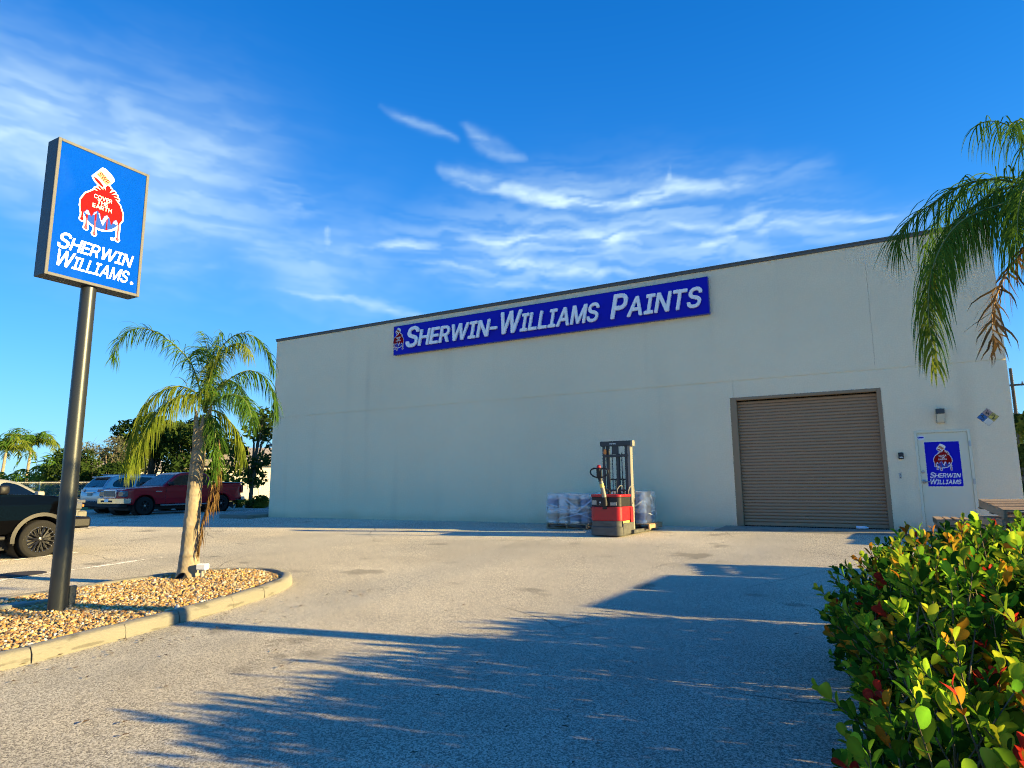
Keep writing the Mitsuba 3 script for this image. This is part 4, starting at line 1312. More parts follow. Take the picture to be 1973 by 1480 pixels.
glossy('paint_red', (.42, .006, .016)); plain('paint_black', (.0010, .0011, .0016), .08, 0, .12); glossy('paint_silver', (.42, .45, .48), .3, .55); glossy('paint_grey', (.22, .225, .21), .35, .2)
plain('tint_glass', (.002, .003, .004), .06, 0, .7)
plain('lamp_glass', (.16, .17, .18), .08, .3, .8)
plain('lamp_red', (.30, .012, .012), .12, 0, .8)
plain('lamp_amber', (.60, .20, .03), .15, 0, .8)
plain('trim_dark', (.012, .012, .013), .7)
plain('clad_grey', (.16, .155, .13), .7)
plain('grille_grey', (.10, .105, .11), .35, .5)
plain('alloy_dark', (.04, .04, .042), .25, .7)
plain('alloy', (.55, .55, .56), .25, .85)


def prism_y(poly, w):
    m = m3.CrossSection([np.array(poly, float)]).extrude(2 * w)         # x, z -> extruded
    m = m.rotate((90, 0, 0))
    return m.translate((0, w, 0))


def prism_z(poly, z0, z1):
    return m3.CrossSection([np.array(poly, float)]).extrude(z1 - z0).translate((0, 0, z0))


def prism_x(poly_yz, x0, x1):
    m = m3.CrossSection([np.array(poly_yz, float)]).extrude(x1 - x0)     # (y,z) extruded along third
    return m.rotate((90, 0, 90)).translate((x0, 0, 0))


def ccw(p):
    p = np.array(p, float)
    return p if Polygon(p).exterior.is_ccw else p[::-1]


def soften(m, edge=.075, it=5):
    t = from_m3(m.refine_to_length(edge))
    t.merge_vertices()
    trimesh.smoothing.filter_taubin(t, lamb=.5, nu=.52, iterations=it)
    return t


def curve(pts, n=6):
    """Rounds an outline a little: Chaikin cutting."""
    p = np.array(pts, float)
    for _ in range(2):
        q = []
        for i in range(len(p)):
            a, b = p[i], p[(i + 1) % len(p)]
            d = np.linalg.norm(b - a)
            c = min(.25, .09 / max(d, 1e-6))
            q += [a + (b - a) * c, b - (b - a) * c]
        p = np.array(q)
    return p


def vehicle(name, label, cat, S, Mx):
    t = thing(name, label, cat)
    W, Wg = S['W'] / 2, S['Wg'] / 2

    def q(n, m, mat, smooth=False, par=None, lab=None):
        m = m.copy(); m.apply_transform(Mx); return put(par or t, n, m, mat, smooth, lab)
    side = ccw(curve(S['side']))
    x0, x1 = side[:, 0].min(), side[:, 0].max()
    plan = ccw(curve([(x0, -W * .80), (x0 + .12, -W * .93), (x0 + .5, -W), (x1 - .75, -W), (x1 - .28, -W * .93), (x1 - .08, -W * .75), (x1, -W * .4), (x1, W * .4), (x1 - .08, W * .75), (x1 - .28, W * .93), (x1 - .75, W), (x0 + .5, W), (x0 + .12, W * .93), (x0, W * .80)]))
    zb = S['belt']
    cross = ccw([(-W * .93, .15), (-W * .985, .42), (-W, zb * .62), (-W * .985, zb * .86), (-W * .95, zb), (-W * .86, 2.6), (W * .86, 2.6), (W * .95, zb), (W * .985, zb * .86), (W, zb * .62), (W * .985, .42), (W * .93, .15)])
    body = prism_y(side, W + .1) ^ prism_z(plan, 0, 3) ^ prism_x(cross, x0 - .1, x1 + .1)
    ra = S['arch']
    for xw in S['axles']:
        for s in (-1, 1):
            cyl = m3.Manifold.cylinder(.62, ra, ra, 40).rotate((90, 0, 0)).translate((xw, s * W + .31, S['r']))
            body = body - cyl
    gh = ccw(curve(S['cabin']))
    zc0, zc1 = gh[:, 1].min(), gh[:, 1].max()
    wt = Wg - S['tumble']
    crossg = ccw(curve([(-Wg, zc0), (-wt, zc1 + .02), (wt, zc1 + .02), (Wg, zc0)]))
    cab = prism_y(gh, Wg + .1) ^ prism_x(ccw([(-Wg, zc0), (-wt - .005, zc1 - .06), (-wt + .10, zc1 + .03), (wt - .10, zc1 + .03), (wt + .005, zc1 - .06), (Wg, zc0)]), gh[:, 0].min() - .1, gh[:, 0].max() + .1)
    q('body', soften(body), S['paint'], 50)
    q('cabin', soften(cab, .08, 3), S['paint'], 50)
    # glass: thin panes lying on the flanks and on the raked faces
    sl_ = (Wg - wt) / (zc1 - .06 - zc0)
    for pane in S['windows']:
        P = np.array(curve(pane))
        for s in (-1, 1):
            yo = lambda z: (Wg - (z - zc0) * sl_)
            m = ext(Polygon(P), 1.0)
            v = m.vertices.copy()
            o = np.where(v[:, 2] > .5, .006, -.02)
            m = tm(np.c_[v[:, 0], s * (yo(v[:, 1]) + o), v[:, 1]], m.faces)
            q('side_window', m, 'tint_glass')
    for nm, (xa, za), (xb, zb2), inset in S['screens']:
        d = np.array([xb - xa, zb2 - za]); L = np.linalg.norm(d); d /= L; n = np.array([d[1], -d[0]])
        if nm == 'windscreen': n = n if n[0] > 0 else -n
        else: n = n if n[0] < 0 else -n
        ya, yb = Wg - (za - zc0) * sl_ - inset, Wg - (zb2 - zc0) * sl_ - inset - .02
        a = np.array([[xa, -ya, za], [xa, ya, za], [xb, yb, zb2], [xb, -yb, zb2]])
        nn = np.array([n[0], 0, n[1]])
        pts = np.vstack([a + nn * .007, a - nn * .03]).astype(np.float32)
        q(nm, from_m3(m3.Manifold.hull_points(pts)), 'tint_glass' if S.get('dark', True) or nm != 'windscreen' else 'tint_glass')
    # wheels
    r, wd = S['r'], S.get('tw', .23)
    for xw in S['axles']:
        for s in (-1, 1):
            wl_ = numbered(t + '__wheel')
            C0 = np.array([xw, s * (W - wd / 2 - S.get('tuck', .02)), r])
            def wp(n, m, mat, sm=40):
                m = m.copy()
                if s < 0: m.apply_transform(np.diag([1, -1, 1, 1.0])); m.invert()
                m.apply_translation(C0); return q(n, m, mat, sm, wl_)
            ri = S['rim']
            wp('tyre', lathe([(ri, -wd / 2 + .02), (r * .86, -wd / 2), (r * .965, -wd / 2 + .02), (r, -wd / 2 + .05), (r, wd / 2 - .05), (r * .965, wd / 2 - .02), (r * .86, wd / 2), (ri, wd / 2 - .02), (ri - .005, 0)], 44, 'y').apply_transform(np.diag([1, -1, 1, 1.0])), 'rubber')
            o = wd / 2
            wp('rim', lathe([(ri + .004, o - .022), (ri - .018, o - .012), (ri - .03, o - .035), (ri - .05, o - .085), (.03, o - .085), (0, o - .085)], 40, 'y').apply_transform(np.diag([1, -1, 1, 1.0])), S['rimmat'])
            sp_ = []
            for k in range(S['spokes']):
                a = 2 * math.pi * k / S['spokes']
                for da in ((-.13, .13) if S.get('split') else (0,)):
                    e = np.array([math.cos(a + da * 1.6), 0, math.sin(a + da * 1.6)]) * (ri - .012)
                    b = np.array([math.cos(a), 0, math.sin(a)]) * .05
                    sp_.append(tube([b + [0, o - .028, 0], (b + e) / 2 + [0, o - .024, 0], e + [0, o - .022, 0]], [.022, .016, .018] if S.get('split') else [.04, .03, .034], 5))
            [wp('spoke', x_, S['spokemat'], 30) for x_ in sp_]
            wp('hub_cap', lathe([(0, o - .0), (.045, o - .008), (.055, o - .04), (.055, o - .08)], 18, 'y').apply_transform(np.diag([1, -1, 1, 1.0])), S['hubmat'])
            if S.get('bolts'):
                bl = [moved(trimesh.creation.icosphere(1, .0095), (math.cos(a) * (ri - .012), o - .008, math.sin(a) * (ri - .012))) for a in np.arange(20) * math.pi / 10]
                [wp('rim_bolt', x_, 'chrome', True) for x_ in bl]
            q('wheel_liner', moved(lathe([(0, -.42), (ra - .004, -.42), (ra - .004, -.02)], 32, 'y').apply_transform(np.diag([1, -s, 1, 1.0])) if True else None, (xw, s * W, r)), 'trim_dark', 40)
    q('underbody', bx(x0 + .35, x1 - .4, -W + .28, W - .28, .20, .42), 'trim_dark')
    for n, m, mat in S['bits']:
        for mm in (m if isinstance(m, list) else [m]): q(n, mm, mat, 40)
    for (x, z, mat) in S['mirrors']:
        for s in (-1, 1):
            yb = W * .93
            hull = np.array([[x + a, s * (yb + b), z + c] for a in (-.07, .09) for b in (.03, .24) for c in (-.07, .10)] + [[x + .15, s * (yb + .13), z + .01], [x, s * (yb + .27), z + .01]])
            k = q('mirror', soften(m3.Manifold.hull_points(hull.astype(np.float32)), .05, 3), mat, True)
            q('arm', tube([(x, s * (yb - .06), z - .09), (x, s * (yb + .08), z - .05)], .022, 6), 'trim_dark', True, k)
    return t


def both(x0, x1, y0, y1, z0, z1, b=.0):
    return [bx(x0, x1, y0, y1, z0, z1, b), bx(x0, x1, -y1, -y0, z0, z1, b)]


def at(x, y, ang, z=None):
    return mat4(rotz(ang), (x, y, float(gz(x, y)) + .006 if z is None else z))


# red pickup: front to the left, its left flank towards us
W_ = 2.0
S = dict(W=2.0, Wg=1.84, tumble=.18, belt=1.14, r=.385, arch=.455, rim=.225, axles=(1.83, -1.83), paint='paint_red', tw=.25,
         side=[(2.74, .50), (2.78, .72), (2.72, .98), (2.60, 1.10), (1.7, 1.16), (1.02, 1.20), (.9, 1.22), (-1.35, 1.22), (-1.45, 1.30), (-2.98, 1.33), (-3.02, 1.30), (-3.0, .62), (-2.55, .48), (-1.2, .44), (1.2, .44), (2.3, .42)],
         cabin=[(1.10, 1.16), (.34, 1.72), (.12, 1.80), (-.45, 1.84), (-1.0, 1.81), (-1.22, 1.72), (-1.40, 1.20), (-1.40, 1.12), (1.10, 1.10)],
         windows=[[(.82, 1.24), (.30, 1.66), (-.28, 1.72), (-.28, 1.24)], [(-.36, 1.24), (-.36, 1.72), (-1.08, 1.69), (-1.20, 1.40), (-1.22, 1.24)]],
         screens=[('windscreen', (1.02, 1.22), (.36, 1.71), .10), ('rear_window', (-1.385, 1.30), (-1.25, 1.66), .14)],
         spokes=6, rimmat='trim_dark', spokemat='trim_dark', hubmat='alloy', mirrors=[(.78, 1.30, 'black_plastic')],
         bits=[('grille_frame', bx(2.74, 2.80, -.46, .46, .74, 1.06, .02), 'chrome'), ('grille', join(*[bx(2.775, 2.812, -.42, .42, z, z + .028, .004) for z in (.79, .85, .91, .97)], bx(2.77, 2.803, -.425, .425, .775, 1.025)), 'grille_grey'),
               ('headlight', bx(2.52, 2.735, .50, .93, .76, 1.02, .05), 'lamp_glass'), ('headlight', bx(2.52, 2.735, -.93, -.50, .76, 1.02, .05), 'lamp_glass'),
               ('bumper', from_m3(m3.Manifold.hull_points(np.array([[x, y, z] for z in (.50, .70) for (x, y) in ((2.90, -.6), (2.90, .6), (2.74, -.99), (2.74, .99), (2.45, -1.0), (2.45, 1.0))], np.float32))), 'chrome'),
               ('valance', bx(2.5, 2.84, -.85, .85, .33, .495, .03), 'trim_dark'), ('bumper_slot', bx(2.88, 2.906, -.42, .42, .55, .63), 'trim_dark'),
               ('number_plate', bx(2.9065, 2.91, -.15, .15, .56, .70), 'white_paint'),
               ('step_bar', both(-1.2, 1.15, .93, 1.02, .36, .42, .015), 'steel'), ('badge', both(1.12, 1.40, .985, 1.003, .96, 1.0, .002), 'alloy'),
               ('bed_cover', bx(-2.96, -1.47, -.86, .86, 1.325, 1.375, .015), 'trim_dark'), ('bed_rail', both(-2.98, -1.45, .87, .965, 1.33, 1.372, .01), 'steel'),
               ('door_handle', both(-.30, -.12, .985, 1.012, 1.04, 1.085, .008), 'paint_red'), ('door_seam', both(-.335, -.325, .9935, 1.0005, .50, 1.20), 'trim_dark'), ('door_seam', both(.95, .96, .9935, 1.0005, .50, 1.18), 'trim_dark'), ('bed_gap', both(-1.43, -1.405, .97, .998, .5, 1.25), 'trim_dark'),
               ('tail_lamp', both(-3.0, -2.9, .90, .985, .85, 1.22, .01), 'lamp_red'), ('rear_bumper', bx(-3.18, -2.95, -.93, .93, .50, .68, .03), 'chrome'),
               ('antenna', tube([(1.3, -.9, 1.14), (1.25, -.92, 1.95)], .004, 5), 'black_metal')])
vehicle('pickup_truck', 'dark red pickup with chrome bumper and covered bed parked beyond the young palm', 'pickup truck', S, at(-28.15, 1.42, -math.pi / 2))

# silver crossover: rear to the left, seen from its rear corner
S = dict(W=1.99, Wg=1.84, tumble=.24, belt=1.10, r=.375, arch=.425, rim=.255, axles=(1.50, -1.52), paint='paint_silver', tw=.24,
         side=[(2.42, .42), (2.50, .70), (2.42, .92), (1.6, 1.06), (.9, 1.10), (-1.9, 1.14), (-2.46, 1.16), (-2.56, .98), (-2.62, .78), (-2.60, .50), (-2.45, .36), (-1.2, .30), (1.2, .30), (2.2, .32)],
         cabin=[(1.30, 1.04), (.55, 1.58), (.10, 1.72), (-.7, 1.775), (-1.7, 1.735), (-2.12, 1.64), (-2.50, 1.16), (-2.50, 1.02), (1.30, 1.0)],
         windows=[[(1.0, 1.14), (.45, 1.52), (.02, 1.62), (-.10, 1.14)], [(-.18, 1.14), (-.06, 1.63), (-.85, 1.66), (-1.08, 1.16)], [(-1.16, 1.17), (-.95, 1.655), (-1.62, 1.62), (-2.0, 1.45), (-2.12, 1.20)]],
         screens=[('windscreen', (1.22, 1.10), (.58, 1.55), .12), ('rear_window', (-2.475, 1.19), (-2.16, 1.585), .10)],
         spokes=10, rimmat='trim_dark', spokemat='alloy', hubmat='alloy', mirrors=[(.85, 1.18, 'paint_silver')],
         bits=[('tail_lamp', from_m3(m3.Manifold.hull_points(np.array([[-2.50, -.99 + .0, .96], [-2.50, -.985, 1.08], [-2.05, -1.0, 1.05], [-2.04, -1.0, 1.12], [-2.585, -.55, .98], [-2.55, -.55, 1.09], [-2.1, -.9, 1.0]], np.float32))), 'lamp_red'),
               ('tail_lamp', from_m3(m3.Manifold.hull_points(np.array([[-2.50, .99, .96], [-2.50, .985, 1.08], [-2.05, 1.0, 1.05], [-2.04, 1.0, 1.12], [-2.585, .55, .98], [-2.55, .55, 1.09], [-2.1, .9, 1.0]], np.float32))), 'lamp_red'),
               ('tail_lamp_lens', both(-2.40, -2.24, .96, 1.004, 1.0, 1.06, .01), 'lamp_glass'),
               ('lower_bumper', bx(-2.645, -2.3, -.93, .93, .30, .56, .04), 'trim_dark'), ('number_plate', bx(-2.64, -2.60, -.16, .16, .80, .92), 'worn_white'), ('plate_bar', bx(-2.625, -2.56, -.34, .34, .945, .975, .008), 'chrome'),
               ('roof_rail', both(-1.8, .1, .70, .74, 1.765, 1.80, .01), 'steel'), ('spoiler', bx(-2.26, -2.0, -.62, .62, 1.63, 1.67, .015), 'paint_silver'),
               ('sill', both(-1.1, 1.05, .93, 1.0, .28, .38, .02), 'trim_dark'), ('door_handle', both(.05, .24, .985, 1.012, .98, 1.02, .008), 'chrome'), ('door_handle', both(-.95, -.76, .985, 1.012, 1.0, 1.04, .008), 'chrome'),
               ('rear_wiper', tube([(-2.50, .1, 1.21), (-2.42, -.25, 1.27)], .01, 5), 'trim_dark')])
vehicle('crossover_car', 'silver crossover seen from its rear corner beside the red pickup', 'car', S, at(-31.35, 2.1, math.pi / 2))

# grey compact utility vehicle, nose to the right, behind the black pickup
S = dict(W=1.87, Wg=1.70, tumble=.22, belt=1.08, r=.36, arch=.425, rim=.235, axles=(1.32, -1.32), paint='paint_grey', tw=.23,
         side=[(2.16, .48), (2.22, .78), (2.12, 1.0), (1.6, 1.08), (.95, 1.10), (-2.0, 1.12), (-2.20, 1.05), (-2.24, .60), (-2.05, .38), (-1.0, .32), (1.0, .32), (1.95, .36)],
         cabin=[(1.18, 1.02), (.42, 1.54), (.0, 1.62), (-.9, 1.64), (-1.6, 1.58), (-2.08, 1.14), (-2.08, 1.0), (1.18, 1.0)],
         windows=[[(.92, 1.12), (.36, 1.48), (-.02, 1.54), (-.12, 1.12)], [(-.20, 1.12), (-.12, 1.55), (-.92, 1.56), (-1.05, 1.14)], [(-1.12, 1.15), (-1.02, 1.55), (-1.42, 1.51), (-1.75, 1.2)]],
         screens=[('windscreen', (1.10, 1.08), (.45, 1.51), .10), ('rear_window', (-2.04, 1.18), (-1.66, 1.54), .10)],
         spokes=5, rimmat='trim_dark', spokemat='alloy', hubmat='alloy', mirrors=[(.80, 1.16, 'worn_white')],
         bits=[('wheel_arch_trim', list([lathe([(.415, -.03), (.49, -.03), (.49, .03), (.415, .03)], 40, 'y').slice_plane([0, 0, -.14], [0, 0, 1]).apply_translation([x, s * .925, .36]) for x in (1.32, -1.32) for s in (-1, 1)]), 'clad_grey'),
               ('headlight', both(1.90, 2.14, .60, .89, .90, .99, .02), 'lamp_glass'), ('marker_lamp', both(1.96, 2.10, .80, .905, .78, .86, .015), 'lamp_amber'),
               ('bumper', bx(1.95, 2.25, -.84, .84, .40, .66, .04), 'clad_grey'), ('grille', bx(2.12, 2.20, -.5, .5, .80, .94, .01), 'trim_dark'), ('sill', both(-.9, .9, .86, .95, .30, .42, .02), 'trim_dark'),
               ('roof_rail', both(-1.4, .0, .60, .64, 1.635, 1.67, .01), 'trim_dark'), ('door_handle', both(.0, .18, .92, .95, .98, 1.015, .008), 'trim_dark')])
vehicle('compact_suv', 'grey compact utility vehicle with pale wheel arches behind the sign pole', 'car', S, at(-21.95, -8.05, math.pi / 2))

# black pickup at the left edge, nose to the right
S = dict(W=1.98, Wg=1.80, tumble=.18, belt=1.26, r=.385, arch=.475, rim=.262, axles=(1.62, -1.62), paint='paint_black', tw=.28, tuck=-.035, split=True, bolts=True,
         side=[(2.42, .62), (2.50, .85), (2.44, 1.10), (2.28, 1.22), (1.4, 1.30), (.72, 1.32), (-1.35, 1.30), (-1.45, 1.36), (-2.65, 1.38), (-2.72, 1.3), (-2.70, .72), (-2.3, .60), (-1.1, .52), (.9, .52), (2.1, .55)],
         cabin=[(.85, 1.26), (.10, 1.78), (-.12, 1.85), (-.6, 1.88), (-1.1, 1.85), (-1.28, 1.76), (-1.42, 1.28), (-1.42, 1.2), (.85, 1.2)],
         windows=[[(.58, 1.35), (.06, 1.72), (-.42, 1.76), (-.42, 1.35)], [(-.50, 1.35), (-.50, 1.76), (-1.12, 1.74), (-1.26, 1.50), (-1.28, 1.35)]],
         screens=[('windscreen', (.78, 1.32), (.14, 1.76), .10), ('rear_window', (-1.41, 1.4), (-1.29, 1.74), .14)],
         spokes=8, rimmat='black_plastic', spokemat='alloy_dark', hubmat='alloy_dark', mirrors=[(.82, 1.38, 'black_plastic')],
         bits=[('headlight', both(2.15, 2.42, .55, .93, .95, 1.12, .04), 'lamp_glass'), ('grille', bx(2.40, 2.47, -.5, .5, .85, 1.12, .02), 'trim_dark'), ('bumper', bx(2.2, 2.62, -.93, .93, .56, .80, .05), 'black_plastic'),
               ('fender_flare', list([lathe([(.468, -.045), (.54, -.03), (.54, .02), (.468, .03)], 40, 'y').slice_plane([0, 0, -.05], [0, 0, 1]).apply_translation([x, s * .99, .385]) for x in (1.62, -1.62) for s in (-1, 1)]), 'black_plastic'),
               ('step_bar', both(-1.1, .98, .94, 1.06, .42, .50, .02), 'black_plastic'), ('mud_flap', both(1.13, 1.16, .78, .99, .30, .62), 'rubber'),
               ('door_seam', both(.72, .73, .984, .9915, .60, 1.27), 'trim_dark'), ('door_seam', both(-.47, -.46, .984, .9915, .60, 1.27), 'trim_dark'), ('door_handle', both(-.40, -.18, .975, 1.01, 1.10, 1.15, .008), 'paint_black'),
               ('tail_lamp', both(-2.70, -2.6, .85, .96, .95, 1.28, .01), 'lamp_red')])
vehicle('pickup_truck', 'glossy black pickup with black studded wheel cut by the left edge of the picture', 'pickup truck', S, at(-16.03, -11.42, math.pi / 2 - .0))

# ------------------------------------------------------------------ background: trees, palms, fence, house
def leaf_cloud(centres, radii, n, size, seed, shell=.45):
    """n leaf-sized faces through the volume of a set of clumps."""
    r = np.random.default_rng(seed)
    centres, radii = np.asarray(centres, float), np.asarray(radii, float)
    w = radii.prod(1) ** .8; k = r.choice(len(centres), n, p=w / w.sum())
    d = r.normal(size=(n, 3)); d /= np.linalg.norm(d, axis=1, keepdims=True)
    rad = r.uniform(shell, 1.05, n) ** .6
    p = centres[k] + d * radii[k] * rad[:, None]
    a = r.normal(size=(n, 3)); a /= np.linalg.norm(a, axis=1, keepdims=True)
    b = np.cross(a, r.normal(size=(n, 3))); b /= np.linalg.norm(b, axis=1, keepdims=True)
    s = size * r.uniform(.6, 1.35, n)[:, None]
    V = np.stack([p - a * s, p + b * s * .42, p + a * s, p - b * s * .42], 1).reshape(-1, 3)
    i = np.arange(n) * 4
    return tm(V, np.vstack([np.stack([i, i + 1, i + 2], 1), np.stack([i, i + 2, i + 3], 1)]))


def tree(name, label, cat, x, y, h, w, seed, mats, n=5200, size=.16, trunk_h=.3, group=None, clumps=16, wisp=False):
    r = np.random.default_rng(seed)
    z0 = float(gz(x, y))
    t = thing(name, label, cat, group)
    cs, rs = [], []
    lim = []
    for k in range(clumps):
        a, f = r.uniform(0, 6.28), r.uniform(0, 1)
        z = z0 + h * (trunk_h + (1 - trunk_h) * f * .94)
        rr = w / 2 * math.sin(math.pi * (.22 + .68 * f)) * r.uniform(.35, .95)
        c = np.array([x + rr * math.cos(a), y + rr * math.sin(a), z - .06 * h])
        cs.append(c); q = w * r.uniform(.13, .22)
        rs.append([q, q, q * r.uniform(.65, .95)])
        lim.append(tube(spline([[x, y, z0 + h * trunk_h * .7], [(x * 2 + c[0]) / 3, (y * 2 + c[1]) / 3, z0 + h * (trunk_h + .08)], c], 8), np.linspace(w * .018, w * .004, 8), 5, False))
    put(t, 'trunk', tube(spline([[x, y, z0 - .1], [x + .02 * w, y, z0 + h * trunk_h * .5], [x, y + .02 * w, z0 + h * .62]], 12), np.linspace(w * .035, w * .012, 12), 8), 'tree_bark', True)
    put(t, 'limbs', join(lim), 'tree_bark', True)
    m = len(mats)
    if wisp:
        V, F, at = [], [], 0
        for c, q in zip(cs, rs):
            for j in range(34):
                o = r.normal(size=3); o /= np.linalg.norm(o); o[2] = abs(o[2]) * .8 + .1
                e = c + o * q[0] * r.uniform(.8, 1.6)
                tb = tube([c, (c + e) / 2 + [0, 0, .05], e - [0, 0, .08]], [.014, .010, .004], 3, False)
                V.append(tb.vertices); F.append(tb.faces + at); at += len(tb.vertices)
        put(t, 'twigs', tm(np.vstack(V), np.vstack(F)), 'tree_bark', True, kind='stuff')
    for k, mt in enumerate(mats):
        put(t, 'crown', leaf_cloud(cs[k::m], rs[k::m], n // m, size, seed * 7 + k, .1 if wisp else .4), mt, kind='stuff')
    return t


def pol(px_az, rng_):
    """A spot given by bearing left of north (degrees) and distance from the photographer."""
    a = math.radians(px_az)
    return EYE[0] - math.sin(a) * rng_, EYE[1] + math.cos(a) * rng_


def far_palm(label, az, d, zc, R, seed, group):
    x, y = pol(az, d); z0 = float(gz(x, y))
    t = thing('coconut_palm', label, 'palm tree', group)
    r = np.random.default_rng(seed)
    put(t, 'trunk', tube(spline([[x, y, z0 - .1], [x + .25, y, z0 + (zc - z0) * .5], [x + .1, y + .2, zc]], 14), np.linspace(.22, .14, 14), 8), 'palm_bark', True)
    for k in range(17):
        a = k * 2.4 + r.normal(0, .2); up = r.uniform(-.35, 1.05)
        o = np.array([math.cos(a), math.sin(a), 0])
        c = np.array([x + .1, y + .2, zc])
        pts = [c, c + o * R * .3 + [0, 0, R * (.30 + .30 * up)], c + o * R * .66 + [0, 0, R * (.30 + .42 * up)], c + o * R * (.98 - .2 * max(0, up - .4)) + [0, 0, R * (-.08 + .45 * up)]]
        frond(t, pts, 26, R * .36, .10, .32, seed * 31 + k, 'palm_yellow' if up < .1 or k % 4 == 0 else 'palm_green', .035, segs=4)


far_palm('tall coconut palm with feathery crown beyond the fence, left of the sign pole', 66.6, 100, 5.9, 3.1, 3, None)
far_palm('coconut palm cut by the left edge of the picture', 68.0, 96, 5.0, 3.0, 4, None)


def clump_palm(name, label, az, d, h, w, seed, mats, n=12, group=None):
    x, y = pol(az, d); z0 = float(gz(x, y)); r = np.random.default_rng(seed)
    t = thing(name, label, 'palm bush', group)
    for k in range(n):
        a = r.uniform(0, 6.28); o = np.array([math.cos(a), math.sin(a), 0]); q = r.uniform(.5, 1)
        b = np.array([x, y, z0]) + r.normal(0, w * .16, 3) * [1, 1, 0]
        hh = h * r.uniform(.65, 1.0)
        pts = [b, b + o * w * .10 + [0, 0, hh * .6], b + o * w * .30 * q + [0, 0, hh * .95], b + o * w * .52 * q + [0, 0, hh * .72]]
        frond(t, pts, 22, w * .20, .09, .34, seed * 17 + k, mats[k % len(mats)], .03)


clump_palm('areca_palm', 'sunlit yellow-green palm bush behind the fence above the dark vehicles', 67.1, 78, 3.0, 5.0, 5, ['palm_yellow'], 16)
clump_palm('areca_palm', 'yellow-green palm bush behind the fence just left of the sign pole', 65.7, 74, 2.7, 4.4, 6, ['palm_yellow', 'palm_green'], 14)
clump_palm('fan_palm', 'dark spiky palm bush behind the fence hidden partly by the sign pole', 65.0, 58, 4.0, 3.8, 7, ['palm_green'], 26)
x, y = pol(62.0, 60); tree('feathery_tree', 'grey-green feathery tree above the silver crossover', 'tree', x, y, 6.0, 5.4, 11, ['tree_grey', 'tree_grey', 'tree_mid'], 5200, .11, .16, wisp=True)
x, y = pol(63.5, 57); tree('shrub_tree', 'dark green rounded tree between the sign pole and the feathery tree', 'tree', x, y, 4.2, 4.2, 12, ['tree_dark', 'tree_mid'], 4200, .14, .08)
x, y = pol(59.0, 66); tree('broadleaf_tree', 'tall dark broadleaf tree behind the red pickup, left of the young palm trunk', 'tree', x, y, 8.8, 7.0, 13, ['tree_dark', 'tree_mid', 'tree_mid'], 6800, .22, .12, clumps=22)
x, y = pol(55.6, 63); tree('broadleaf_tree', 'dark broadleaf tree behind the young palm crown', 'tree', x, y, 8.0, 6.4, 14, ['tree_dark', 'tree_dark', 'tree_mid'], 6400, .22, .10, clumps=20)
x, y = pol(61.0, 54); tree('shrub_tree', 'low dark bush behind the roof of the silver crossover', 'tree', x, y, 2.9, 4.0, 15, ['tree_dark'], 3200, .14, .05)
x, y = pol(51.6, 39.5); tree('ficus_tree', 'ragged dark tree with visible trunk close to the left corner of the store', 'tree', x, y, 5.9, 3.6, 16, ['tree_dark', 'tree_dark', 'tree_lime'], 1500, .17, .30, clumps=22)
for k, (az, d, h, w) in enumerate(((51.4, 38, .55, 1.6), (50.8, 38, .6, 1.5), (52.9, 39, .9, 1.3))):
    x, y = pol(az, d)
    tree('low_shrub', ('low leafy shrub under the ragged tree by the store corner', 'low shrub touching the left corner of the store', 'taller shrub at the tailgate of the red pickup')[k], 'shrub', x, y, h, w, 40 + k, ['tree_lime', 'tree_mid'], 900, .09, .05, clumps=8)
for k, (az, d, h, w) in enumerate(((-10.2, 52, 6.0, 5.0), (-12.5, 46, 6.0, 6.0))):
    x, y = pol(az, d)
    tree('broadleaf_tree', ('green tree seen past the right corner of the store', 'green tree just beyond the right edge of the picture')[k], 'tree', x, y, h, w, 50 + k, ['tree_mid', 'tree_dark', 'tree_lime'], 5200, .2, .1, clumps=18)
x, y = pol(-8.75, 70); cn = thing('conifer', 'small pointed conifer tip above the green tree at the right edge', 'tree')
cc = [(x, y, 1 + .9 * k) for k in range(7)]
put(cn, 'trunk', tube([(x, y, -.2), (x, y, 7.4)], [.16, .03], 7), 'tree_bark', True)
put(cn, 'crown', leaf_cloud(cc, [(1.5 - .2 * k, 1.5 - .2 * k, .55) for k in range(7)], 3000, .15, 60), 'tree_mid', kind='stuff')

# utility pole with cross-arm and wires at the right
ux, uy = pol(-8.95, 62)
up_ = thing('utility_pole', 'distant utility pole with cross-arm at the right edge beyond the store corner', 'utility pole')
put(up_, 'pole', tube([(ux, uy, -.3), (ux, uy, 9.6)], [.15, .10], 10), 'tree_bark', True)
put(up_, 'cross_arm', bx(ux - 1.3, ux + 1.3, uy - .16, uy - .05, 8.2, 8.34, .01), 'tree_bark')
for k in (-1.2, -.5, .6, 1.2):
    put(up_, 'insulator', lathe([(0, 0), (.05, 0), (.07, .06), (.03, .12), (.05, .16), (0, .2)], 10).apply_translation([ux + k, uy - .1, 8.345]), 'steel', 40)

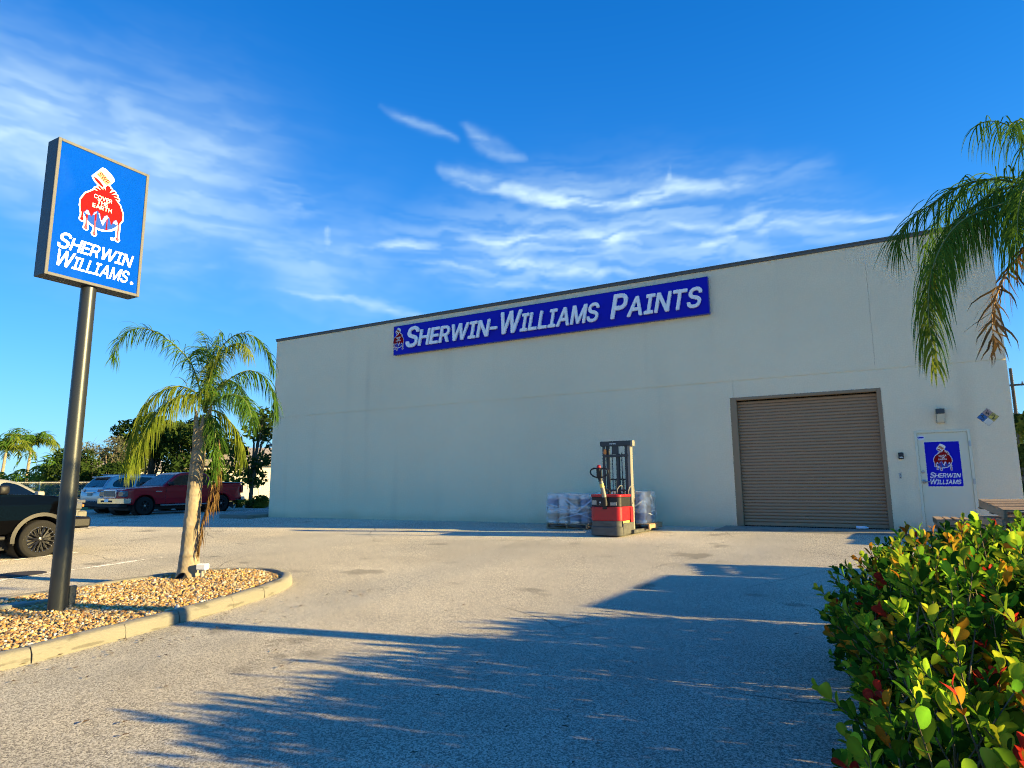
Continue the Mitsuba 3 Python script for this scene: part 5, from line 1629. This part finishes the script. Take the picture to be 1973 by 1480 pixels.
# chain-link fence along the back of the lot
fx = -41.5
fc = thing('chain_link_fence', 'galvanised chain-link fence along the back of the car park', 'fence')
plain('galvanised', (.42, .42, .39), .45, .6)
zt, zb_ = 1.34, float(gz(fx, 0)) + .02
ys = np.arange(-16.0, 26.1, 3.0)
for yy in ys:
    put(fc, 'post', tube([(fx, yy, zb_ - .4), (fx, yy, zt + .03)], .032, 8), 'galvanised', True)
put(fc, 'top_rail', tube([(fx, ys[0], zt), (fx, ys[-1], zt)], .024, 6), 'galvanised', True)
V, F, at = [], [], 0
hh = zt - zb_
for s in (-1, 1):
    for y0 in np.arange(-16.0 - (0 if s > 0 else -hh), 26, .085):
        a, b = np.array([fx + .005 * s, y0, zb_]), np.array([fx + .005 * s, y0 + s * hh, zt])
        m = tube([a, b], .0035, 3, False)
        V.append(m.vertices); F.append(m.faces + at); at += len(m.vertices)
put(fc, 'mesh', tm(np.vstack(V), np.vstack(F)), 'galvanised', kind='stuff')

# pale houses beyond
plain('house_wall', (.74, .68, .60), .8)
plain('house_roof', (.30, .27, .24), .8)
plain('house_glass', (.03, .04, .05), .1)


def house(label, az, d, w, dep, h, rh, ang):
    x, y = pol(az, d); z0 = float(gz(x, y)); B = mat4(rotz(ang), (x, y, z0))
    t = thing('house', label, 'house')
    def q(n, m, mt, par=t):
        m = m.copy(); m.apply_transform(B); return put(par, n, m, mt)
    wk = q('wall', bx(-w / 2, w / 2, -dep / 2, dep / 2, -.3, h), 'house_wall')
    q('roof', from_m3(m3.Manifold.hull_points(np.array([[sx * (w / 2 + .4), sy * (dep / 2 + .4), h + .002] for sx in (-1, 1) for sy in (-1, 1)] + [[sx * (w / 2 + .4), sy * (dep / 2 + .4), h + .16] for sx in (-1, 1) for sy in (-1, 1)] + [[sx * (w / 2 - dep / 2), 0, h + rh] for sx in (-1, 1)], np.float32))), 'house_roof')
    for k in range(int(w // 2.6)):
        u = -w / 2 + 1.3 + k * 2.6
        wi = q('window', bx(u - .5, u + .5, -dep / 2 - .05, -dep / 2 - .002, .9, 2.0), 'white_paint')
        q('pane', bx(u - .42, u + .42, -dep / 2 - .06, -dep / 2 - .0505, .98, 1.92), 'house_glass', wi)


house('pale house seen between tree trunks left of the store corner', 51.7, 66, 11, 7, 3.0, 1.8, math.radians(42))
house('cream house with low roof behind the feathery tree', 60.4, 92, 12, 8, 3.0, 1.9, math.radians(50))

# dry leaves and grit blown about the lot
lr = np.random.default_rng(91)
V, F, at_ = [], [], 0
for k in range(420):
    x, y = (lr.uniform(-9, 2.4), lr.uniform(-14.5, -.4)) if k < 300 else (lr.uniform(-6.2, -5.4) - .25, lr.uniform(-14.5, -10))
    z = float(gz(x, y)) + .016
    a = lr.uniform(0, 6.28); q = lr.uniform(.010, .034)
    v = np.array([[-1, 0, 0], [0, -.45, .18], [1, 0, .05], [0, .45, .22]]) * q
    v = v @ rotz(a).T + [x, y, z]
    V.append(v); F += [[at_, at_ + 1, at_ + 2], [at_, at_ + 2, at_ + 3]]; at_ += 4
plain('dry_leaf', (.085, .055, .03), .8)
single('leaf_litter', tm(np.vstack(V), F), 'dry_leaf', 'small dry leaves and grit scattered over the asphalt', 'leaf litter', kind='stuff')
